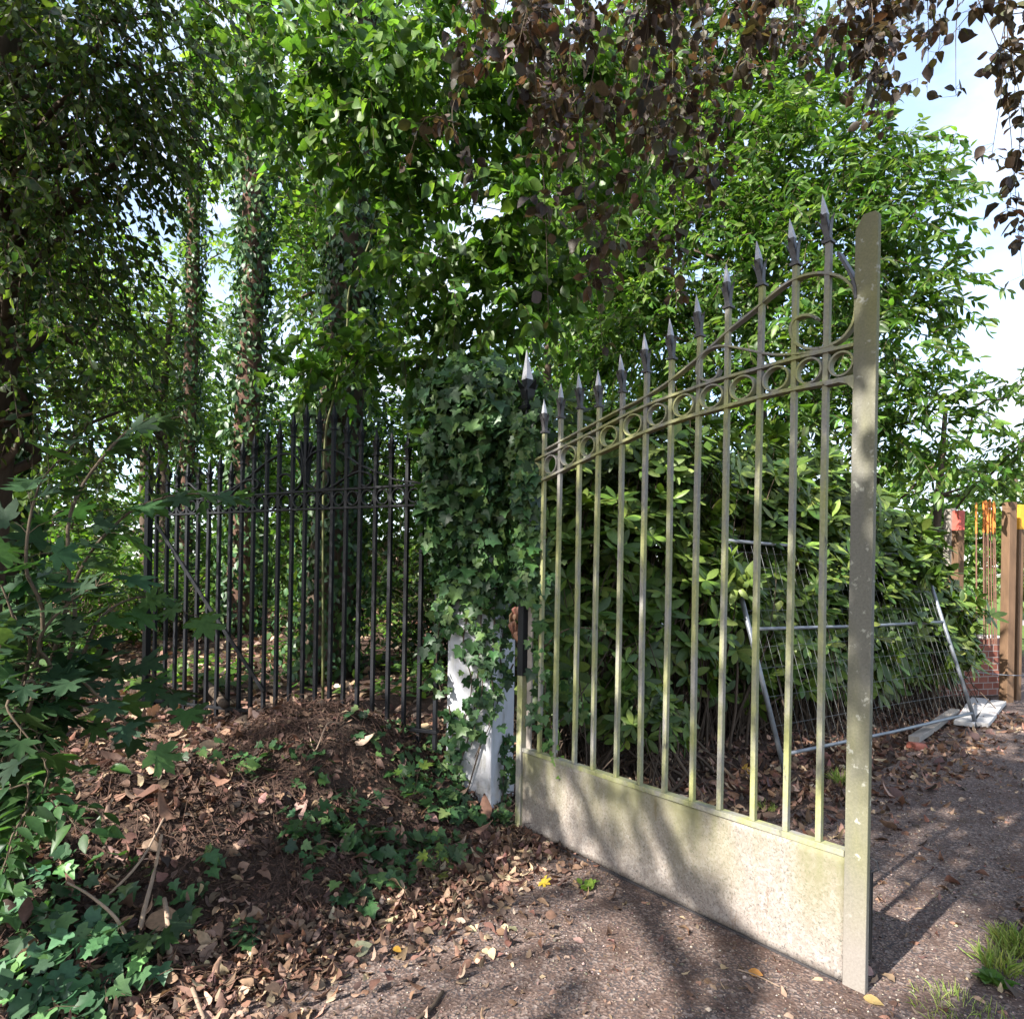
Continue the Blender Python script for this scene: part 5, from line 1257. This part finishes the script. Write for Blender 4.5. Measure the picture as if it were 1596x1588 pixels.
grass('small dark grass tuft in front of the large sunlit tuft', 1563, 1512, 90, .07, .10)
grass('pale grass tuft behind the bars next to the closing stile', 1312, 1222, 70, .06, .12)
grass('sparse grass at the bottom right corner of the photo', 1500, 1580, 140, .16, .05)
grass('tiny grass tuft on the litter behind the gate rail', 1193, 1262, 50, .06, .06)
grass('grass strip right of the large sunlit tuft', 1680, 1450, 260, .13, .08)
EXPO = 1.7

# ------------------------------------------------------------------ light, sky, camera
SUN = Vector((-0.593, -0.537, 0.60)).normalized()        # direction towards the sun
sun = bpy.data.lights.new('sun', 'SUN'); sun.energy = 5.0; sun.angle = R(0.53); sun.color = (1.0, 0.945, 0.87)
so = bpy.data.objects.new('sun', sun); COL.objects.link(so); so.rotation_euler = SUN.to_track_quat('Z', 'Y').to_euler()
wd = bpy.data.worlds.new('World'); scene.world = wd; wd.use_nodes = True
nt = wd.node_tree; nt.nodes.clear()
out = nt.nodes.new('ShaderNodeOutputWorld'); bgn = nt.nodes.new('ShaderNodeBackground')
sky = nt.nodes.new('ShaderNodeTexSky'); sky.sky_type = 'NISHITA'; sky.sun_disc = False
sky.sun_elevation = math.asin(SUN.z); sky.sun_rotation = math.atan2(SUN.x, SUN.y); sky.altitude = 50; sky.dust_density = 1.5
tc = nt.nodes.new('ShaderNodeTexCoord'); mp = nt.nodes.new('ShaderNodeMapping'); mp.inputs['Scale'].default_value = (1.6, 1.6, 3.4); mp.inputs['Location'].default_value = (0, 5, 0)
nt.links.new(tc.outputs['Generated'], mp.inputs[0])
nz = nt.nodes.new('ShaderNodeTexNoise'); nz.inputs['Scale'].default_value = 1.7; nz.inputs['Detail'].default_value = 7; nz.inputs['Roughness'].default_value = 0.55
nt.links.new(mp.outputs[0], nz.inputs['Vector'])
rp = nt.nodes.new('ShaderNodeValToRGB'); rp.color_ramp.elements[0].color = (.16, .16, .16, 1); rp.color_ramp.elements[0].position = 0.44; rp.color_ramp.elements[1].position = 0.74
nt.links.new(nz.outputs['Fac'], rp.inputs[0])
mx = nt.nodes.new('ShaderNodeMix'); mx.data_type = 'RGBA'
nt.links.new(rp.outputs[0], mx.inputs[0]); nt.links.new(sky.outputs[0], mx.inputs[6]); mx.inputs[7].default_value = (3.5, 3.65, 3.95, 1)
nt.links.new(mx.outputs[2], bgn.inputs[0]); bgn.inputs[1].default_value = 0.15
nt.links.new(bgn.outputs[0], out.inputs[0])

cam = bpy.data.cameras.new('camera'); co = bpy.data.objects.new('camera', cam); COL.objects.link(co)
cam.sensor_fit = 'HORIZONTAL'; cam.sensor_width = 36.0; cam.lens = 36.0 * F / 1596.0
cam.shift_x = 0.0; cam.shift_y = (CY - 794.0) / 1596.0
cam.clip_start = 0.05; cam.clip_end = 2000
xax = Vector((CR, 0, SR)); yax = Vector((-SR, 0, CR)); zax = xax.cross(yax)
Mx = Matrix((xax, yax, zax)).transposed().to_4x4(); Mx.translation = (0, 0, H); co.matrix_world = Mx
scene.camera = co
scene.render.engine = 'CYCLES'
scene.view_settings.view_transform = 'Standard'; scene.view_settings.look = 'None'
scene.view_settings.exposure = EXPO; scene.view_settings.gamma = 1.0
cy = scene.cycles
cy.use_denoising = True; cy.max_bounces = 7; cy.diffuse_bounces = 4; cy.glossy_bounces = 3; cy.transmission_bounces = 4; cy.transparent_max_bounces = 4
cy.sample_clamp_indirect = 6.0; cy.caustics_reflective = False; cy.caustics_refractive = False
